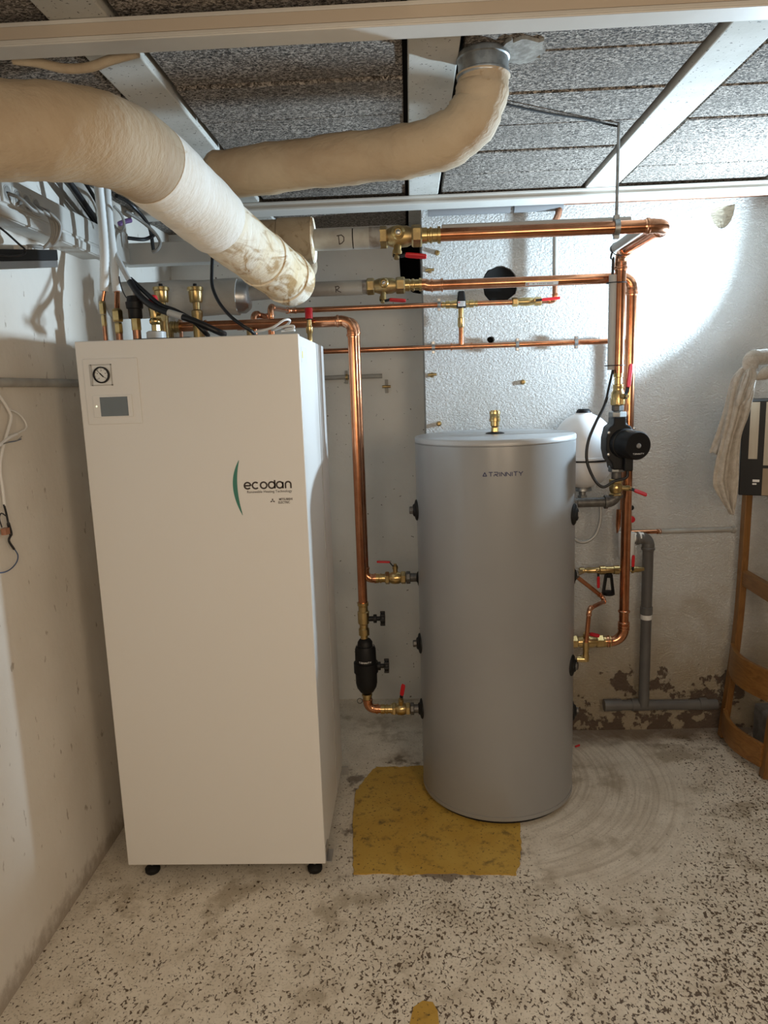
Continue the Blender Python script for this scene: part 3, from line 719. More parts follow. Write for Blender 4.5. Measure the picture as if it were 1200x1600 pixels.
# brass isolation valve + magnetic filter below the riser
fx = rx; zt_ = at(566, 941, YRi).z; zf = at(567, 1000, YRi).z
T = thing('isolation_valve', 'brass isolation valve with black knob above the black filter', 'valve', (fx, YRi, zf))
h = zt_-zf
build(B().lathe((fx, YRi, zf), Z_, [(0, .013), (h*.12, .013), (h*.14, .0185), (h*.3, .0185), (h*.33, .0145), (h*.42, .015), (h*.45, .0195), (h*.75, .0205), (h*.77, .0165), (h*.9, .0165), (h*.92, .0195), (h, .0195)], 24), 'body', 'brass', T)
def knob(T, p, d=X_):
    build(B().lathe(p, d, [(0, .009), (.022, .009), (.023, .015), (.034, .015), (.035, .008), (.048, .008), (.048, .022), (.050, .0235), (.060, .0235), (.063, .021)], 20), 'knob', 'black', T)
    b2 = B()
    a, u, q = frame(d)
    for k in range(8):
        g2 = 2*PI*k/8; c = V(p)+V(d)*.055+(u*math.cos(g2)+q*math.sin(g2))*.0225
        b2.lathe(c-V(d)*.008, d, [(0, .0045), (.016, .0045)], 8)
    return build(b2, 'knob_grip', 'black', T)
knob(T, (fx+.012, YRi, at(566, 967, YRi).z))
T = thing('magnetic_filter', 'black magnetic filter with white lettering and side knob between cabinet and tank', 'filter', (fx, YRi, at(567, 1085, YRi).z))
zz = lambda py: at(568, py, YRi).z
build(B().lathe((fx+.002, YRi, 0), Z_, [(zz(1083), .014), (zz(1080), .024), (zz(1073), .0345), (zz(1066), .038), (zz(1049.6), .0385), (zz(1049.4), .043), (zz(1034.6), .043), (zz(1034.4), .0378), (zz(1014), .0366), (zz(1009), .0325), (zz(1008.6), .0275), (zz(1003), .026), (zz(999), .020), (zz(997), .012)], 36), 'body', 'black', T)
knob(T, (fx+.020, YRi, zz(1041)))
b_ = B().tube([(fx-.028+.058*0, YRi, zz(1012))]+[(fx+.002-.030*math.cos(PI*k/12), YRi-.004, zz(1012)+.034*math.sin(PI*k/12)) for k in range(13)], .0016, 8); build(b_, 'bail_wire', 'steel', T)
def cyl2(cx, cy_, z0, r):
    def f(x, y, z_):
        a = -PI/2+x/r; return V((cx+(r+z_)*math.cos(a), cy_+(r+z_)*math.sin(a), z0+y))
    return f
b2, _ = letters('TRINNITY', .0058, .0052, .0016, .0013, cyl2(fx+.002, YRi, zz(1030), .0385)); build(b2, 'lettering', 'white_ink', T)
# lower elbow to tank
zb = pD.z; ze = at(570, 1085, YRi).z
T = thing('filter_outlet_pipe', 'copper elbow under the black filter leading to the lowest left tank port', 'pipe', (fx, YRi, zb))
run(T, [(fx+.002, YRi, at(570, 1084, YRi).z), (fx+.004, YRi, zb+.004), (at(597, 1106, YRi).x, YRi, zb)], .0145, R=.024)
build(B().lathe((fx+.002, YRi, at(570, 1092, YRi).z), Z_, [(0, .016), (.012, .016), (.013, .0185), (.02, .0185)], 20), 'union', 'brass', T)
rc = V((fx-.024, YRi-.012, at(560, 1093, YRi).z)); build(B().tube([rc+V((.009*math.cos(2*PI*k/16), 0, .0095*math.sin(2*PI*k/16))) for k in range(17)], .0016, 6, caps=False), 'ring', 'galv', T)
xa, xb = at(595, 1106, YRi).x, at(614, 1107, YRi).x
coupling(T, (xa, YRi, zb), (xb, YRi, zb), .0145)
valve('ball_valve', 'brass ball valve with upright red lever on the lowest left tank port', (xb-.002, YRi, zb), (at(641, 1107, YRi).x, YRi, zb), .0165, (0, -.35, 1), (.18, -.1, 1), .062, 0)
T = thing('port_adapter', 'dark steel adapter screwed into the lowest left tank port', 'adapter', (at(640, 1107, YRi).x, YRi, zb))
xa = at(640, 1107, YRi).x; build(B().lathe((xa, YRi, zb), X_, [(0, .0155), (pD.x-xa, .0155)], 20), 'nipple', 'galv', T)
build(B().hexn((xa, YRi, zb), X_, .003, .016, .0235, 8), 'nut', 'galv', T)

# ------------------------------------------------------------------ upper supply line (D)
YU, YV = .15, .535
zu = at(760, 364, YU).z; xv = at(968.5, 480, YV).x; xe = at(1027, 358, YU).x
ru = .0175
zv1 = at(968, 583, YV).z
T = thing('supply_pipe', 'upper thick copper pipe under the ceiling that turns back and drops to the pump', 'pipe', (xe, YU, zu))
xe = xv+.012
run(T, [(at(686, 366, YU).x, YU, zu), (xe, YU, zu), (xe-.006, YV, zu), (xv, YV, zv1)] if False else [(at(686, 366, YU).x, YU, zu), (xe, YU, zu), (xv, YV, zu), (xv, YV, zv1)], ru, R=.036)
xa, xb = at(658, 367, YU).x, at(688, 366, YU).x
coupling(T, (xa, YU, zu), (xb, YU, zu), ru, 'brass')
xa0 = at(592, 369, YU).x
TV = valve('ball_valve', 'aged brass ball valve with red lever between grey pipe D and the upper copper pipe', (xa0, YU, zu), (xa+.002, YU, zu), .021, (-.1, -.35, -1), (1, 0, -.12), .082, -.004, 'brass_old', None, .45)
pc = at(622, 363, YU-.035)
build(B().lathe(V((pc.x, YU-.005, zu+.006)), -Y_, [(0, .017), (.012, .0185), (.022, .0185), (.026, .015), (.028, .0105), (.024, .009)], 24), 'side_boss', 'brass', TV)
build(B().lathe(V((pc.x, YU-.029, zu+.006)), -Y_, [(0, .0075), (.003, .007), (.005, .004)], 16), 'ball', 'steel', TV)
T = thing('flow_pipe', 'grey steel pipe marked D running into the brown lagging', 'pipe', (at(495, 377, YU).x, YU, zu))
gx0, gx1, gx2 = at(480, 377, YU).x, at(551, 372, YU).x, xa0+.004
build(B().tube([(gx0, YU, zu), (gx1, YU, zu)], .0285, 24), 'pipe_section', 'grey_pipe', T)
build(B().tube([(gx1, YU, zu), (gx1+.003, YU, zu)], .0265, 24), 'groove', 'void', T)
build(B().tube([(gx1+.003, YU, zu), (gx2-.03, YU, zu)], .0285, 24), 'pipe_section', 'grey_pipe', T)
build(B().tube([(gx2-.03, YU, zu), (gx2, YU, zu)], .0283, 24), 'scorched_end', 'grey_burnt', T)
def xcyl(x0, y0, z0, r):   # lettering on a pipe along X, seen from the front
    def f(x, y, z_):
        a = y/r; return V((x0+x, y0-(r+.0006)*math.cos(a-.25), z0+(r+.0006)*math.sin(a-.25)))
    return f
def handletter(T, f, strokes, wd2=.0027):
    b2 = B()
    for raw in strokes:
        pts = [(raw[i][0]+(raw[i+1][0]-raw[i][0])*k/6, raw[i][1]+(raw[i+1][1]-raw[i][1])*k/6) for i in range(len(raw)-1) for k in range(6)]+[raw[-1]]
        vs = []
        for i in range(len(pts)):
            a_, c_ = pts[max(i-1, 0)], pts[min(i+1, len(pts)-1)]; dx, dy = c_[0]-a_[0], c_[1]-a_[1]; l = math.hypot(dx, dy)
            for s_ in (-1, 1): vs.append(f(pts[i][0]-dy/l*wd2/2*s_, pts[i][1]+dx/l*wd2/2*s_, 0))
        b2.add(vs, [(2*i, 2*i+1, 2*i+3, 2*i+2) for i in range(len(pts)-1)])
    build(b2, 'marker_letter', 'ink', T)
f = xcyl(at(534, 376, YU).x, YU, zu, .0286)
handletter(T, f, [[(-.006, .011), (-.0045, -.012)], [(-.011, .010), (.002, .012), (.0085, .006), (.008, -.003), (.002, -.009), (-.006, -.012)]])
# hanger rod and clamp
rp = V((at(963, 352, YU).x, YU, zu))
T = thing('hanger_rod', 'threaded steel hanger rod from the ceiling holding the upper copper pipe', 'hanger', (rp.x, YU, CZ))
build(B().tube([(rp.x, YU, zu+ru+.004), (rp.x+.001, YU, CZ+.004)], .0042, 10), 'rod', 'zinc', T)
b_ = B().lathe(rp-X_*.007, X_, [(0, ru+.001), (0, ru+.004), (.014, ru+.004), (.014, ru+.001)], 24)
b_.box((rp.x-.007, YU-.006, zu-ru-.012), (rp.x+.007, YU+.006, zu-ru-.002)); b_.box((rp.x-.007, YU-.006, zu+ru+.002), (rp.x+.007, YU+.006, zu+ru+.014))
build(b_, 'clamp', 'zinc', T)
# thin wire across the ceiling
wp0, wp1 = at(790, 160, YU-.2), V((rp.x-.004, YU, CZ-.003))
wp0 = atz(792, 163, CZ-.006)
tag(build(B().tube(smoothp([wp0, wp0.lerp(wp1, .35)-Z_*.002, wp0.lerp(wp1, .7)+Z_*.001, wp1]), .0028, 8), 'ceiling_wire', 'rubber'), 'thin dark wire running along the ceiling boards to the hanger rod', 'wire')

# ------------------------------------------------------------------ return line (R)
YL = .60
zl = at(800, 441, YL).z; xr = at(986.5, 480, YL).x; rl = .0170
T = thing('return_pipe', 'lower thick copper pipe crossing the wall hole and dropping to the right tank port', 'pipe', (xr, YL, pG.z))
xg = at(690, 445, YL).x
xv2 = at(938, 1003, YL).x
run(T, [(xg, YL, zl), (xr, YL, zl), (xr, YL, at(975, 965, YL).z)], rl, R=.036)
zk = at(975, 965, YL).z
run(T, [(xr, YL, zk), (xr, YL, pG.z+.001), (xv2+.028, YL, pG.z)], rl, R=.045)
for py in (957, 975, 984): build(B().lathe((xr, YL, at(975, py, YL).z), Z_, [(0, rl*1.08), (.002, rl*1.22), (.007, rl*1.22), (.009, rl*1.08)], 20), 'collar', 'copper_fit', T)
# 45 degree offset near the left valve
xo = at(657, 445, YL).x
b_ = B().tube(smoothp([(xo-.002, YL, zl+.004), (xo+.015, YL, zl+.004), (xo+.03, YL, zl), (xg+.004, YL, zl)]), rl*1.12, 18); build(b_, 'offset_bend', 'copper_fit', T)
for fx_ in (xo+.034, xg-.002): build(B().lathe((fx_, YL, zl), X_, [(0, rl*1.15), (.001, rl*1.3), (.006, rl*1.3), (.007, rl*1.15)], 20), 'collar', 'copper_fit', T)
# label strip wrapped on the pipe
b_ = B(); xs0, xs1 = at(820, 441, YL).x, at(871, 441, YL).x; vs = []
for x in (xs0, xs1):
    for k in range(5):
        a = -.95+.95*k/4*.75; vs.append((x, YL-(rl+.0006)*math.cos(a), zl+(rl+.0006)*math.sin(a)))
b_.add(vs, [(k, k+1, k+6, k+5) for k in range(4)]); lb = build(b_, 'label_strip', 'white_ink', T)
def pipestrip(u0, u1, v0, v1, key):
    b2 = B(); vs = []
    for x in (xs0+(xs1-xs0)*u0, xs0+(xs1-xs0)*u1):
        for v_ in (v0, v1):
            a = -.95+.71*v_; vs.append((x, YL-(rl+.0011)*math.cos(a), zl+(rl+.0011)*math.sin(a)))
    b2.add(vs, [(0, 1, 3, 2)]); build(b2, 'label_print', key, lb)
pipestrip(.03, .055, .3, .8, 'ink_blue'); pipestrip(.08, .105, .3, .8, 'red')
for u in (.22, .25, .36, .42, .47, .53, .58, .66, .70, .74, .78, .82): pipestrip(u, u+.02, .4, .65, 'ink')
xa, xb = at(632, 445, YL).x, xo
coupling(T, (xa, YL, zl+.004), (xb+.004, YL, zl+.004), rl)
xa0 = at(573, 446, YL).x
TV = valve('ball_valve', 'brass ball valve with red lever between grey pipe R and the lower copper pipe', (xa0, YL, zl+.004), (xa+.002, YL, zl+.004), .0195, (-.1, -.35, -1), (1, 0, -.1), .078, -.004, 'brass_old', None, .45)
px_ = at(600, 440, YL).x
build(B().lathe(V((px_, YL-.005, zl+.011)), -Y_, [(0, .016), (.012, .0165), (.022, .0165), (.026, .0135), (.028, .0095), (.024, .008)], 24), 'side_boss', 'brass', TV)
build(B().lathe(V((px_, YL-.029, zl+.011)), -Y_, [(0, .0065), (.003, .006), (.005, .003)], 16), 'ball', 'steel', TV)
T = thing('return_steel_pipe', 'grey steel pipe marked R below pipe D', 'pipe', (at(480, 440, YL).x, YL, zl))
gx0 = at(440, 442, YL).x
build(B().tube([(gx0, YL, zl+.002), (xa0-.015, YL, zl+.002)], .0245, 24), 'pipe_section', 'grey_pipe', T)
build(B().tube([(xa0-.02, YL, zl+.003), (xa0+.003, YL, zl+.003)], .0235, 6), 'scorched_nut', 'grey_burnt', T)
f = xcyl(at(528, 439, YL).x, YL, zl+.002, .0246)
handletter(T, f, [[(-.006, .008), (-.006, -.010)], [(-.009, .008), (.002, .010), (.006, .006), (.001, .000), (-.005, -.001), (.003, -.006), (.011, -.010)]])
# lagged continuation to the left
T = thing('lagged_pipe', 'white plaster-lagged pipe with a foil end behind the cabinet top', 'pipe', (at(200, 432, YL).x, YL, zl))
lx0, lx1 = XL+.001, at(372, 444, YL).x
build(B().tube([(lx0+(lx1-lx0)*k/8, YL, zl-.012+.002*math.sin(k*2)) for k in range(9)], [.060+.0015*math.sin(k*1.7) for k in range(9)], 28), 'lagging', 'lagging_grey', T)
build(B().lathe((lx1-.03, YL, zl-.012), X_, [(0, .0565), (.05, .0560), (.066, .045), (.07, .03)], 28), 'foil_end', 'steel', T)
b_ = B().tube([(lx1+.03, YL, zl-.004), (gx0+.02, YL, zl+.002)], .024, 20); build(b_, 'pipe_section', 'grey_pipe', T)

# ------------------------------------------------------------------ right side: pump column
def zc(py): return at(967, py, YV).z
xc = xv
T = thing('ball_valve', 'brass ball valve with tall red lever above the black pump', 'valve', (xc, YV, zc(640)))
b_ = B().lathe((xc, YV, 0), Z_, [(zc(640), .016), (zc(634), .016), (zc(632), .021), (zc(616), .0225), (zc(612), .019), (zc(608), .016), (zc(606), .0175), (zc(601), .0175), (zc(600), .0125), (zc(590), .0125), (zc(589), .016), (zc(580), .016)], 24); build(b_, 'body', 'brass', T)
build(B().hexn((xc, YV, 0), Z_, zc(633), zc(622), .024), 'nut', 'brass', T)
lever(T, (xc+.006, YV-.019, zc(619)), (.35, -1, 0), (.10, 0, 1), .105, .0165, .006)
T = thing('pump_union', 'grey steel union on top of the black pump', 'union', (xc, YV, zc(657)))
build(B().lathe((xc, YV, 0), Z_, [(zc(657), .014), (zc(632), .014)], 20), 'nipple', 'galv', T)
build(B().hexn((xc, YV, 0), Z_, zc(652), zc(643), .030, 8), 'nut', 'zinc', T)
build(B().hexn((xc, YV, 0), Z_, zc(642), zc(633), .020, 8), 'nut', 'galv', T)
# pump
T = thing('circulation_pump', 'black circulation pump with round motor beside the tank', 'pump', (xc, YV, zc(735)))
pcz = zc(692); hs = .052
b_ = B()
pro = [(-.018, .090), (.024, .090), (.024, .066), (.040, .058), (.052, .030), (.052, -.030), (.038, -.060), (.024, -.072), (.024, -.088), (-.018, -.088), (-.022, -.066), (-.034, -.052), (-.042, -.020), (-.042, .020), (-.034, .055), (-.018, .066)]
n = len(pro)
b_.add([(xc-.004+x*.98, YV-.040, pcz+z_*.98) for x, z_ in pro]+[(xc-.004+x, YV+.035, pcz+z_) for x, z_ in pro], [tuple(range(n)), tuple(range(2*n-1, n-1, -1))]+[(i, (i+1) % n, n+(i+1) % n, n+i) for i in range(n)])
build(b_, 'volute', 'black', T, bev=.005)
mc = V((xc+.014, YV-.040, pcz+.001)); mdir = V((.24, -1, -.02)).normalized()
build(B().lathe(mc, mdir, [(-.01, .050), (.012, .050), (.014, .047), (.078, .0465), (.084, .043), (.085, .04)], 40), 'motor', 'black', T, bev=0)
build(B().lathe(mc+mdir*.0846, mdir, [(0, .043), (.001, .0425)], 40), 'motor_face', 'black_gloss', T)
build(B().lathe(mc+mdir*.085, mdir, [(0, .0085), (.003, .008), (.0035, .004), (.002, .0035)], 20), 'vent_screw', 'steel', T)
a, u, q = frame(mdir, Z_); side = u.cross(a)*-1 if False else a.cross(u)*-1
side = V((1, .24, 0)).normalized()
b2, _ = letters('TRINNITY', .0045, .0045, .0014, .001, planemap(mc+mdir*.0862-Z_*.026, side, Z_, mdir)); build(b2, 'lettering', 'white_ink', T)
for dx, dz in ((-.046, .038), (-.046, -.034), (.036, .05)):
    build(B().lathe((xc+dx+.008, YV-.041, pcz+dz), -Y_, [(0, .0055), (.003, .005), (.004, .003)], 10), 'bolt', 'steel', T)
build(B().box((xc+.006, YV-.075, pcz-.088), (xc+.034, YV-.046, pcz-.040)), 'plug', 'black', T, bev=.004)
cable = [V((xc+.020, YV-.06, pcz-.085)), V((xc+.016, YV-.06, pcz-.11)), at(960, 752, YV-.06), at(942, 761, YV-.06), at(928, 748, YV-.055), at(917, 720, YV-.05), at(919, 690, YV-.045), at(931, 660, YV-.04), at(945, 632, YV-.03), at(953, 600, YV-.02), at(958, 578, YV-.012)]
tag(build(B().tube(smoothp(cable), .0048, 10), 'pump_cable', 'cable_black'), 'black cable looping from the pump up to the grey duct', 'cable')
# union + valve + elbow below the pump
T = thing('pump_union', 'grey steel union under the black pump', 'union', (xc, YV, zc(757)))
build(B().lathe((xc, YV, 0), Z_, [(zc(757), .016), (zc(731), .016)], 20), 'nipple', 'galv', T)
build(B().hexn((xc, YV, 0), Z_, zc(737), zc(727), .0275, 8), 'nut', 'zinc', T)
TV = valve('ball_valve', 'brass ball valve with stubby red lever under the pump', (xc, YV, zc(776)), (xc, YV, zc(748)), .0165, (1, -.5, 0), (1, -.2, -.42), .062, 0)
ze = pE.z+.018; 
T = thing('pump_inlet_pipe', 'dark galvanised elbow and nipple from the tank port to the pump', 'pipe', (pE.x, YV, ze))
ye = YV
pe0 = V((pE.x, pE.y+.015, ze)); 
A = arc3(V((xc, ye, ze)), V((xc, ye, ze+.2)), V((xc-.2, ye, ze)), .030, 10)
e = B().tube([V((xc, ye, zc(775)))]+A+[A[-1]-X_*.006], .0195, 18)
for p, d in ((A[-1], -X_), (V((xc, ye, zc(777))), Z_)): e.lathe(p-d*.002, d, [(0, .020), (.001, .0235), (.010, .0235), (.011, .02)], 20)
build(e, 'elbow', 'galv', T)
build(B().tube([A[-1], V((pE.x+.018, ye-.002, ze))], .0165, 18), 'nipple', 'galv', T)
build(B().hexn(V((pE.x+.004, ye-.004, ze-.004)), X_, 0, .024, .022, 8), 'nut', 'galv', T)
build(B().tube([V((pE.x-.004, pE.y, pE.z)), V((pE.x+.016, ye-.004, ze-.006))], .012, 14), 'port_stub', 'steel', T)

# grey cable duct strapped to the supply pipe
T = thing('cable_duct', 'grey plastic cable duct strapped along the supply pipe with black ties', 'duct', (xv-.03, YV, at(957, 578, YV).z))
x0, x1 = at(690, 352, YU+.03).x, at(983, 346, YU+.03).x
def chan(p0, p1, r, ref): build(B().tube([p0, p1], r, 14, ref=ref), 'duct_section', 'duct', T)
chan((x0, YU+.022, zu+.018), (x1, YU+.022, zu+.018), .0135, Z_)
chan((xe-.046, YU+.055, zu+.006), (xv-.034, YV-.035, zu+.004), .0125, Z_)
zt1, zt2 = at(957, 430, YV).z, at(957, 578, YV).z
chan((xv-.026, YV-.006, zt1), (xv-.026, YV-.006, zt2), .0125, X_)
for py in (442, 571):
    z_ = at(965, py, YV).z
    loop = [(xv-.013+.029*1.12*math.cos(2*PI*k/20), YV-.003+.020*math.sin(2*PI*k/20), z_) for k in range(21)]
    build(B().tube(loop, .0016, 6, caps=False), 'cable_tie', 'black', T)
loop = [(xv-.015+.032*math.cos(2*PI*k/20), YV-.05+.004*math.cos(2*PI*k/20), zu+.002+.021*math.sin(2*PI*k/20)) for k in range(21)]
build(B().tube(loop, .0016, 6, caps=False), 'cable_tie', 'black', T)
tag(build(B().tube(smoothp([(xv-.034, YV-.036, zu+.004), (xv-.036, YV-.02, zu-.02), at(958, 405, YV-.01), at(957, 432, YV-.008)]), .0045, 8), 'duct_cable', 'cable_black'), 'short black cable crossing the gap between two duct sections', 'cable')

# ------------------------------------------------------------------ expansion vessel
YE = .775; ve = at(911, 700, YE); zt0 = at(911, 645, YE).z; zb0 = at(911, 762, YE).z; rv = .108
T = thing('expansion_vessel', 'white expansion vessel with black cap behind the grey tank', 'vessel', (ve.x, YE, zb0))
H = zt0-zb0; pr = []
for k in range(13):
    a = PI/2*k/12; pr.append((zb0+H*.36*(1-math.cos(a)), max(.012, rv*math.sin(a))))
pr += [(zb0+H*.40, rv), (zb0+H*.405, rv+.003), (zb0+H*.43, rv+.003), (zb0+H*.435, rv), (zb0+H*.52, rv)]
for k in range(13):
    a = PI/2*k/12; pr.append((zb0+H*.60+H*.40*math.sin(a), max(.03, rv*math.cos(a))))
build(B().lathe((ve.x, YE, 0), Z_, pr, 48), 'shell', 'vessel', T)
build(B().lathe((ve.x, YE, 0), Z_, [(zb0+H*.375, rv+.0005), (zb0+H*.378, rv+.004), (zb0+H*.395, rv+.004), (zb0+H*.398, rv)], 48), 'seam_band', 'black', T)
build(B().lathe((ve.x, YE, zt0-.006), Z_, [(0, .027), (.008, .027), (.016, .024), (.02, .019), (.017, .015)], 24), 'valve_cap', 'black', T)
build(B().lathe((ve.x, YE, zb0-.012), Z_, [(0, .028), (.002, .034), (.009, .034), (.016, .030)], 28), 'mount_plate', 'zinc', T)
build(B().lathe((ve.x, YE, zb0-.034), Z_, [(0, .013), (.024, .013)], 16), 'neck', 'zinc', T)
build(B().hexn((ve.x, YE, zb0-.042), Z_, 0, .014, .017), 'nut', 'zinc', T)
hp = [V((ve.x, YE, zb0-.04)), at(905, 800, YE), at(903, 840, YE), at(912, 848, YE), at(928, 838, YE), at(937, 815, YE), at(938, 790, YE)]
hp = [at(938, 785, YE), at(938, 812, YE), at(930, 836, YE), at(914, 847, YE), at(899, 843, YE), at(890, 825, YE+.02), at(893, 790, YE+.02), V((ve.x-.015, YE, zb0-.05)), V((ve.x, YE, zb0-.04))]
tag(build(B().tube(smoothp(hp), .0065, 10), 'braided_hose', 'braid'), 'braided grey hose looping below the white expansion vessel', 'hose')

# ------------------------------------------------------------------ thin pipes on the wall
YT = .885
z1 = at(600, 484, YT).z; r2 = .0098
zA = at(700, 476, YT).z
T = thing('thin_copper_pipe', 'thin copper pipe from the cabinet top to the black-capped mixing valve', 'pipe', (at(560, 486, YT).x, YT, z1))
pa = V((at(424, 505, .52).x, .52, CT-.002)); pb = V((pa.x, .52, at(425, 480, .52).z))
pcn = V((at(455, 488, YT).x, YT, zA)); 
run(T, [pa, pb, V((pcn.x-.01, YT, zA)), (at(690, 477, YT).x, YT, zA)], r2, R=.019)
T = thing('thin_copper_pipe', 'short thin copper elbow behind the thick pipe above the cabinet', 'pipe', (at(393, 505, .52).x, .52, CT))
pa = V((at(393, 505, .50).x, .54, CT-.002)); pb = V((pa.x, .54, at(393, 490, .54).z))
run(T, [pa, pb, pb+V((.035, .10, -.006)), pb+V((.035, .105, -.07))], r2, R=.017)
zB = at(735, 541, YT).z
T = thing('thin_copper_pipe', 'long thin copper pipe clipped along the wall above the tank, turning down behind the pump', 'pipe', (at(520, 548, YT).x, YT, zB))
xend = at(979, 533, YT).x
run(T, [(at(512, 549, YT).x-.35, YT, zB), (xend, YT, zB), (xend, YT, at(967, 800, YT).z)], r2, R=.02)
# mixing valve
xm = at(720, 474, YT).x
TM = thing('mixing_valve', 'brass thermostatic mixing valve with black cap and white label', 'valve', (xm, YT, zA))
xa, xb = at(690, 477, YT).x, at(746, 474, YT).x
build(B().lathe((xa, YT, zA), X_, [(0, .012), (.008, .012), (.009, .0095), (.014, .0095), (.015, .0145), (.03, .0145), (.031, .012), ((xb-xa)*.5, .019), (xb-xa-.031, .012), (xb-xa-.03, .0145), (xb-xa-.015, .0145), (xb-xa-.014, .0095), (xb-xa-.009, .0095), (xb-xa-.008, .012), (xb-xa, .012)], 20), 'body', 'brass', TM)
zt1, zt0 = at(720, 455, YT-.03).z, at(720, 481, YT-.03).z
b_ = B(); y0, y1 = YT-.045, YT-.008
b_.add([(xm-.018, y0, zt0), (xm+.018, y0, zt0), (xm+.018, y1, zt0), (xm-.018, y1, zt0), (xm-.0115, y0+.004, zt1), (xm+.0115, y0+.004, zt1), (xm+.0115, y1, zt1), (xm-.0115, y1, zt1)], [(0,3,2,1),(4,5,6,7),(0,1,5,4),(1,2,6,5),(2,3,7,6),(3,0,4,7)])
build(b_, 'cap', 'black', TM, bev=.004)
lbl = build(B().box((xm-.0135, y0-.0008, zt0+.004), (xm+.0135, y0+.002, zt0+.022)), 'cap_label', 'white_ink', TM)
b_ = B()
for k in range(3): b_.box((xm-.011, y0-.0012, zt0+.007+.005*k), (xm+.005+.002*k, y0-.0006, zt0+.0085+.005*k))
build(b_, 'label_print', 'ink', lbl)
build(B().box((xm-.0125, y0-.0013, zt0+.016), (xm-.006, y0-.0006, zt0+.020)), 'label_print', 'red', lbl)
zt2 = at(720, 540, YT).z
build(B().lathe((xm, YT, 0), Z_, [(at(720, 512, YT).z, .0105), (at(720, 510, YT).z, .013), (at(720, 497, YT).z, .013), (at(720, 496, YT).z, .0105), (zA, .0105)], 18), 'union', 'brass', TM)
T = thing('copper_tee', 'thin copper tee pipe between mixing valve and the long wall pipe', 'pipe', (xm, YT, zB))
build(B().tube([(xm, YT, zB), (xm, YT, at(720, 511, YT).z)], r2, 14), 'branch', 'copper', T)
xt0, xt1 = at(704, 541, YT).x, at(738, 540, YT).x
build(B().lathe((xt0, YT, zB), X_, [(0, .0135), (.006, .0135), (.007, .0112), (xt1-xt0-.007, .0112), (xt1-xt0-.006, .0135), (xt1-xt0, .0135)], 18), 'tee_body', 'copper_fit', T)
# red valve line on the right of the mixing valve
xr0, xr1 = at(746, 473, YT).x, at(800, 470, YT).x
T = thing('thin_copper_pipe', 'thin copper pipe in front of the dark wall hole', 'pipe', (xr0, YT, zA))
build(B().tube([(xr0-.004, YT, zA), (xr1+.004, YT, zA)], r2, 14), 'pipe_section', 'copper', T)
xq0, xq1, xel = xr1, at(846, 468, YT).x, at(867, 467, YT).x
valve('ball_valve', 'small brass ball valve with horizontal red lever on the wall', (xq0, YT, zA), (xq1, YT, zA), .0115, -Y_, (1, 0, .06), .095, 0, 'brass', None, .72)
T = thing('thin_copper_pipe', 'thin vertical pipe rising from the small red-lever valve to the ceiling', 'pipe', (xel, YT, zA))
zm1, zm2 = at(868, 442, YT).z, at(870, 372, YT).z
run(T, [(xq1-.003, YT, zA), (xel, YT, zA), (xel, YT, zm1)], r2, 'copper_dull', R=.014)
build(B().tube([(xel, YT, zm1), (xel, YT, at(876, 345, YT).z)], r2*1.02, 14), 'painted_section', 'grey_pipe', T)
zct = at(880, 319, YT+.02).z
build(B().tube([(xel, YT, at(876, 345, YT).z), (xel+.01, YT, at(880, 335, YT).z), (xel+.018, YT+.01, zct)], .0125, 14), 'dull_section', 'copper_dull', T)
# pipe clips
def clip(px, py, z_, label):
    x = at(px, py, YT).x; T = thing('pipe_clip', label, 'clip', (x, YT, z_), 'pipe clips on the wall')
    b2 = B().lathe((x-.006, YT, z_), X_, [(0, r2+.0005), (0, r2+.003), (.012, r2+.003), (.012, r2+.0005)], 18)
    for s_ in (-1, 1): b2.box((x-.006, YT-.008, z_+s_*(r2+.007)-.006), (x+.006, YT+.006, z_+s_*(r2+.007)+.006))
    build(b2, 'ring', 'zinc', T)
    build(B().tube([(x, YT+r2, z_), (x, YW+.004, z_)], .004, 8), 'stud', 'zinc', T)
    for s_ in (-1, 1): build(B().lathe((x, YT-.008, z_+s_*(r2+.0075)), -Y_, [(0, .0042), (.004, .004)], 8), 'screw', 'steel', T)
clip(686, 482, zA, 'steel pipe clip left of the mixing valve')
clip(677, 543, zB, 'leftmost steel pipe clip on the long wall pipe')
clip(808, 537, zB, 'middle steel pipe clip on the long wall pipe')
clip(900, 533, zB, 'rightmost steel pipe clip on the long wall pipe')
# pipe along the wall top
zp = at(1100, 308, .90).z
T = thing('ceiling_copper_pipe', 'dull copper pipe running under the far trunking to the right', 'pipe', (at(880, 317, .90).x, .90, zp))
build(B().tube([(xel+.016, .90, zct+.005), (XR, .90, zct+.005)], .0095, 12), 'pipe_section', 'copper_dull', T)
T = thing('pipe_insulation', 'two dark grey foam sleeves on the pipe under the far trunking', 'insulation', (at(740, 328, .895).x, .895, zct))
for a, c in ((669, 797), (803, 879)):
    build(B().tube([(at(a, 330, .895).x, .895, zct-.004), (at(c, 328, .895).x, .895, zct-.004)], .021, 16), 'sleeve', 'foam', T)
# screw hooks and plugs left on the wall
for i, (px, py, lab) in enumerate(((683, 395, 'brass wall plug just under the upper copper pipe'), (671, 423, 'brass screw hook between the two thick pipes'), (675, 586, 'brass screw hook below the long wall pipe, near the wall corner'), (817, 597, 'brass wall plug in the middle of the wall above the tank'), (686, 662, 'brass wall plug just above the tank lid at left'))):
    p = at(px, py, YW)
    T = thing('wall_plug', lab, 'wall plug', p, 'old fixings on the rough wall')
    build(B().lathe(p+Y_*.004, -Y_, [(0, .011), (.003, .011), (.006, .0085), (.016, .008), (.017, .005), (.012, .004)], 16), 'socket', 'brass_old', T)
    if i in (1, 2): build(B().tube([p+V((-.016, -.010, 0)), p+V((.017, -.010, .002))], .0055, 10), 'cross_bolt', 'brass_old', T)

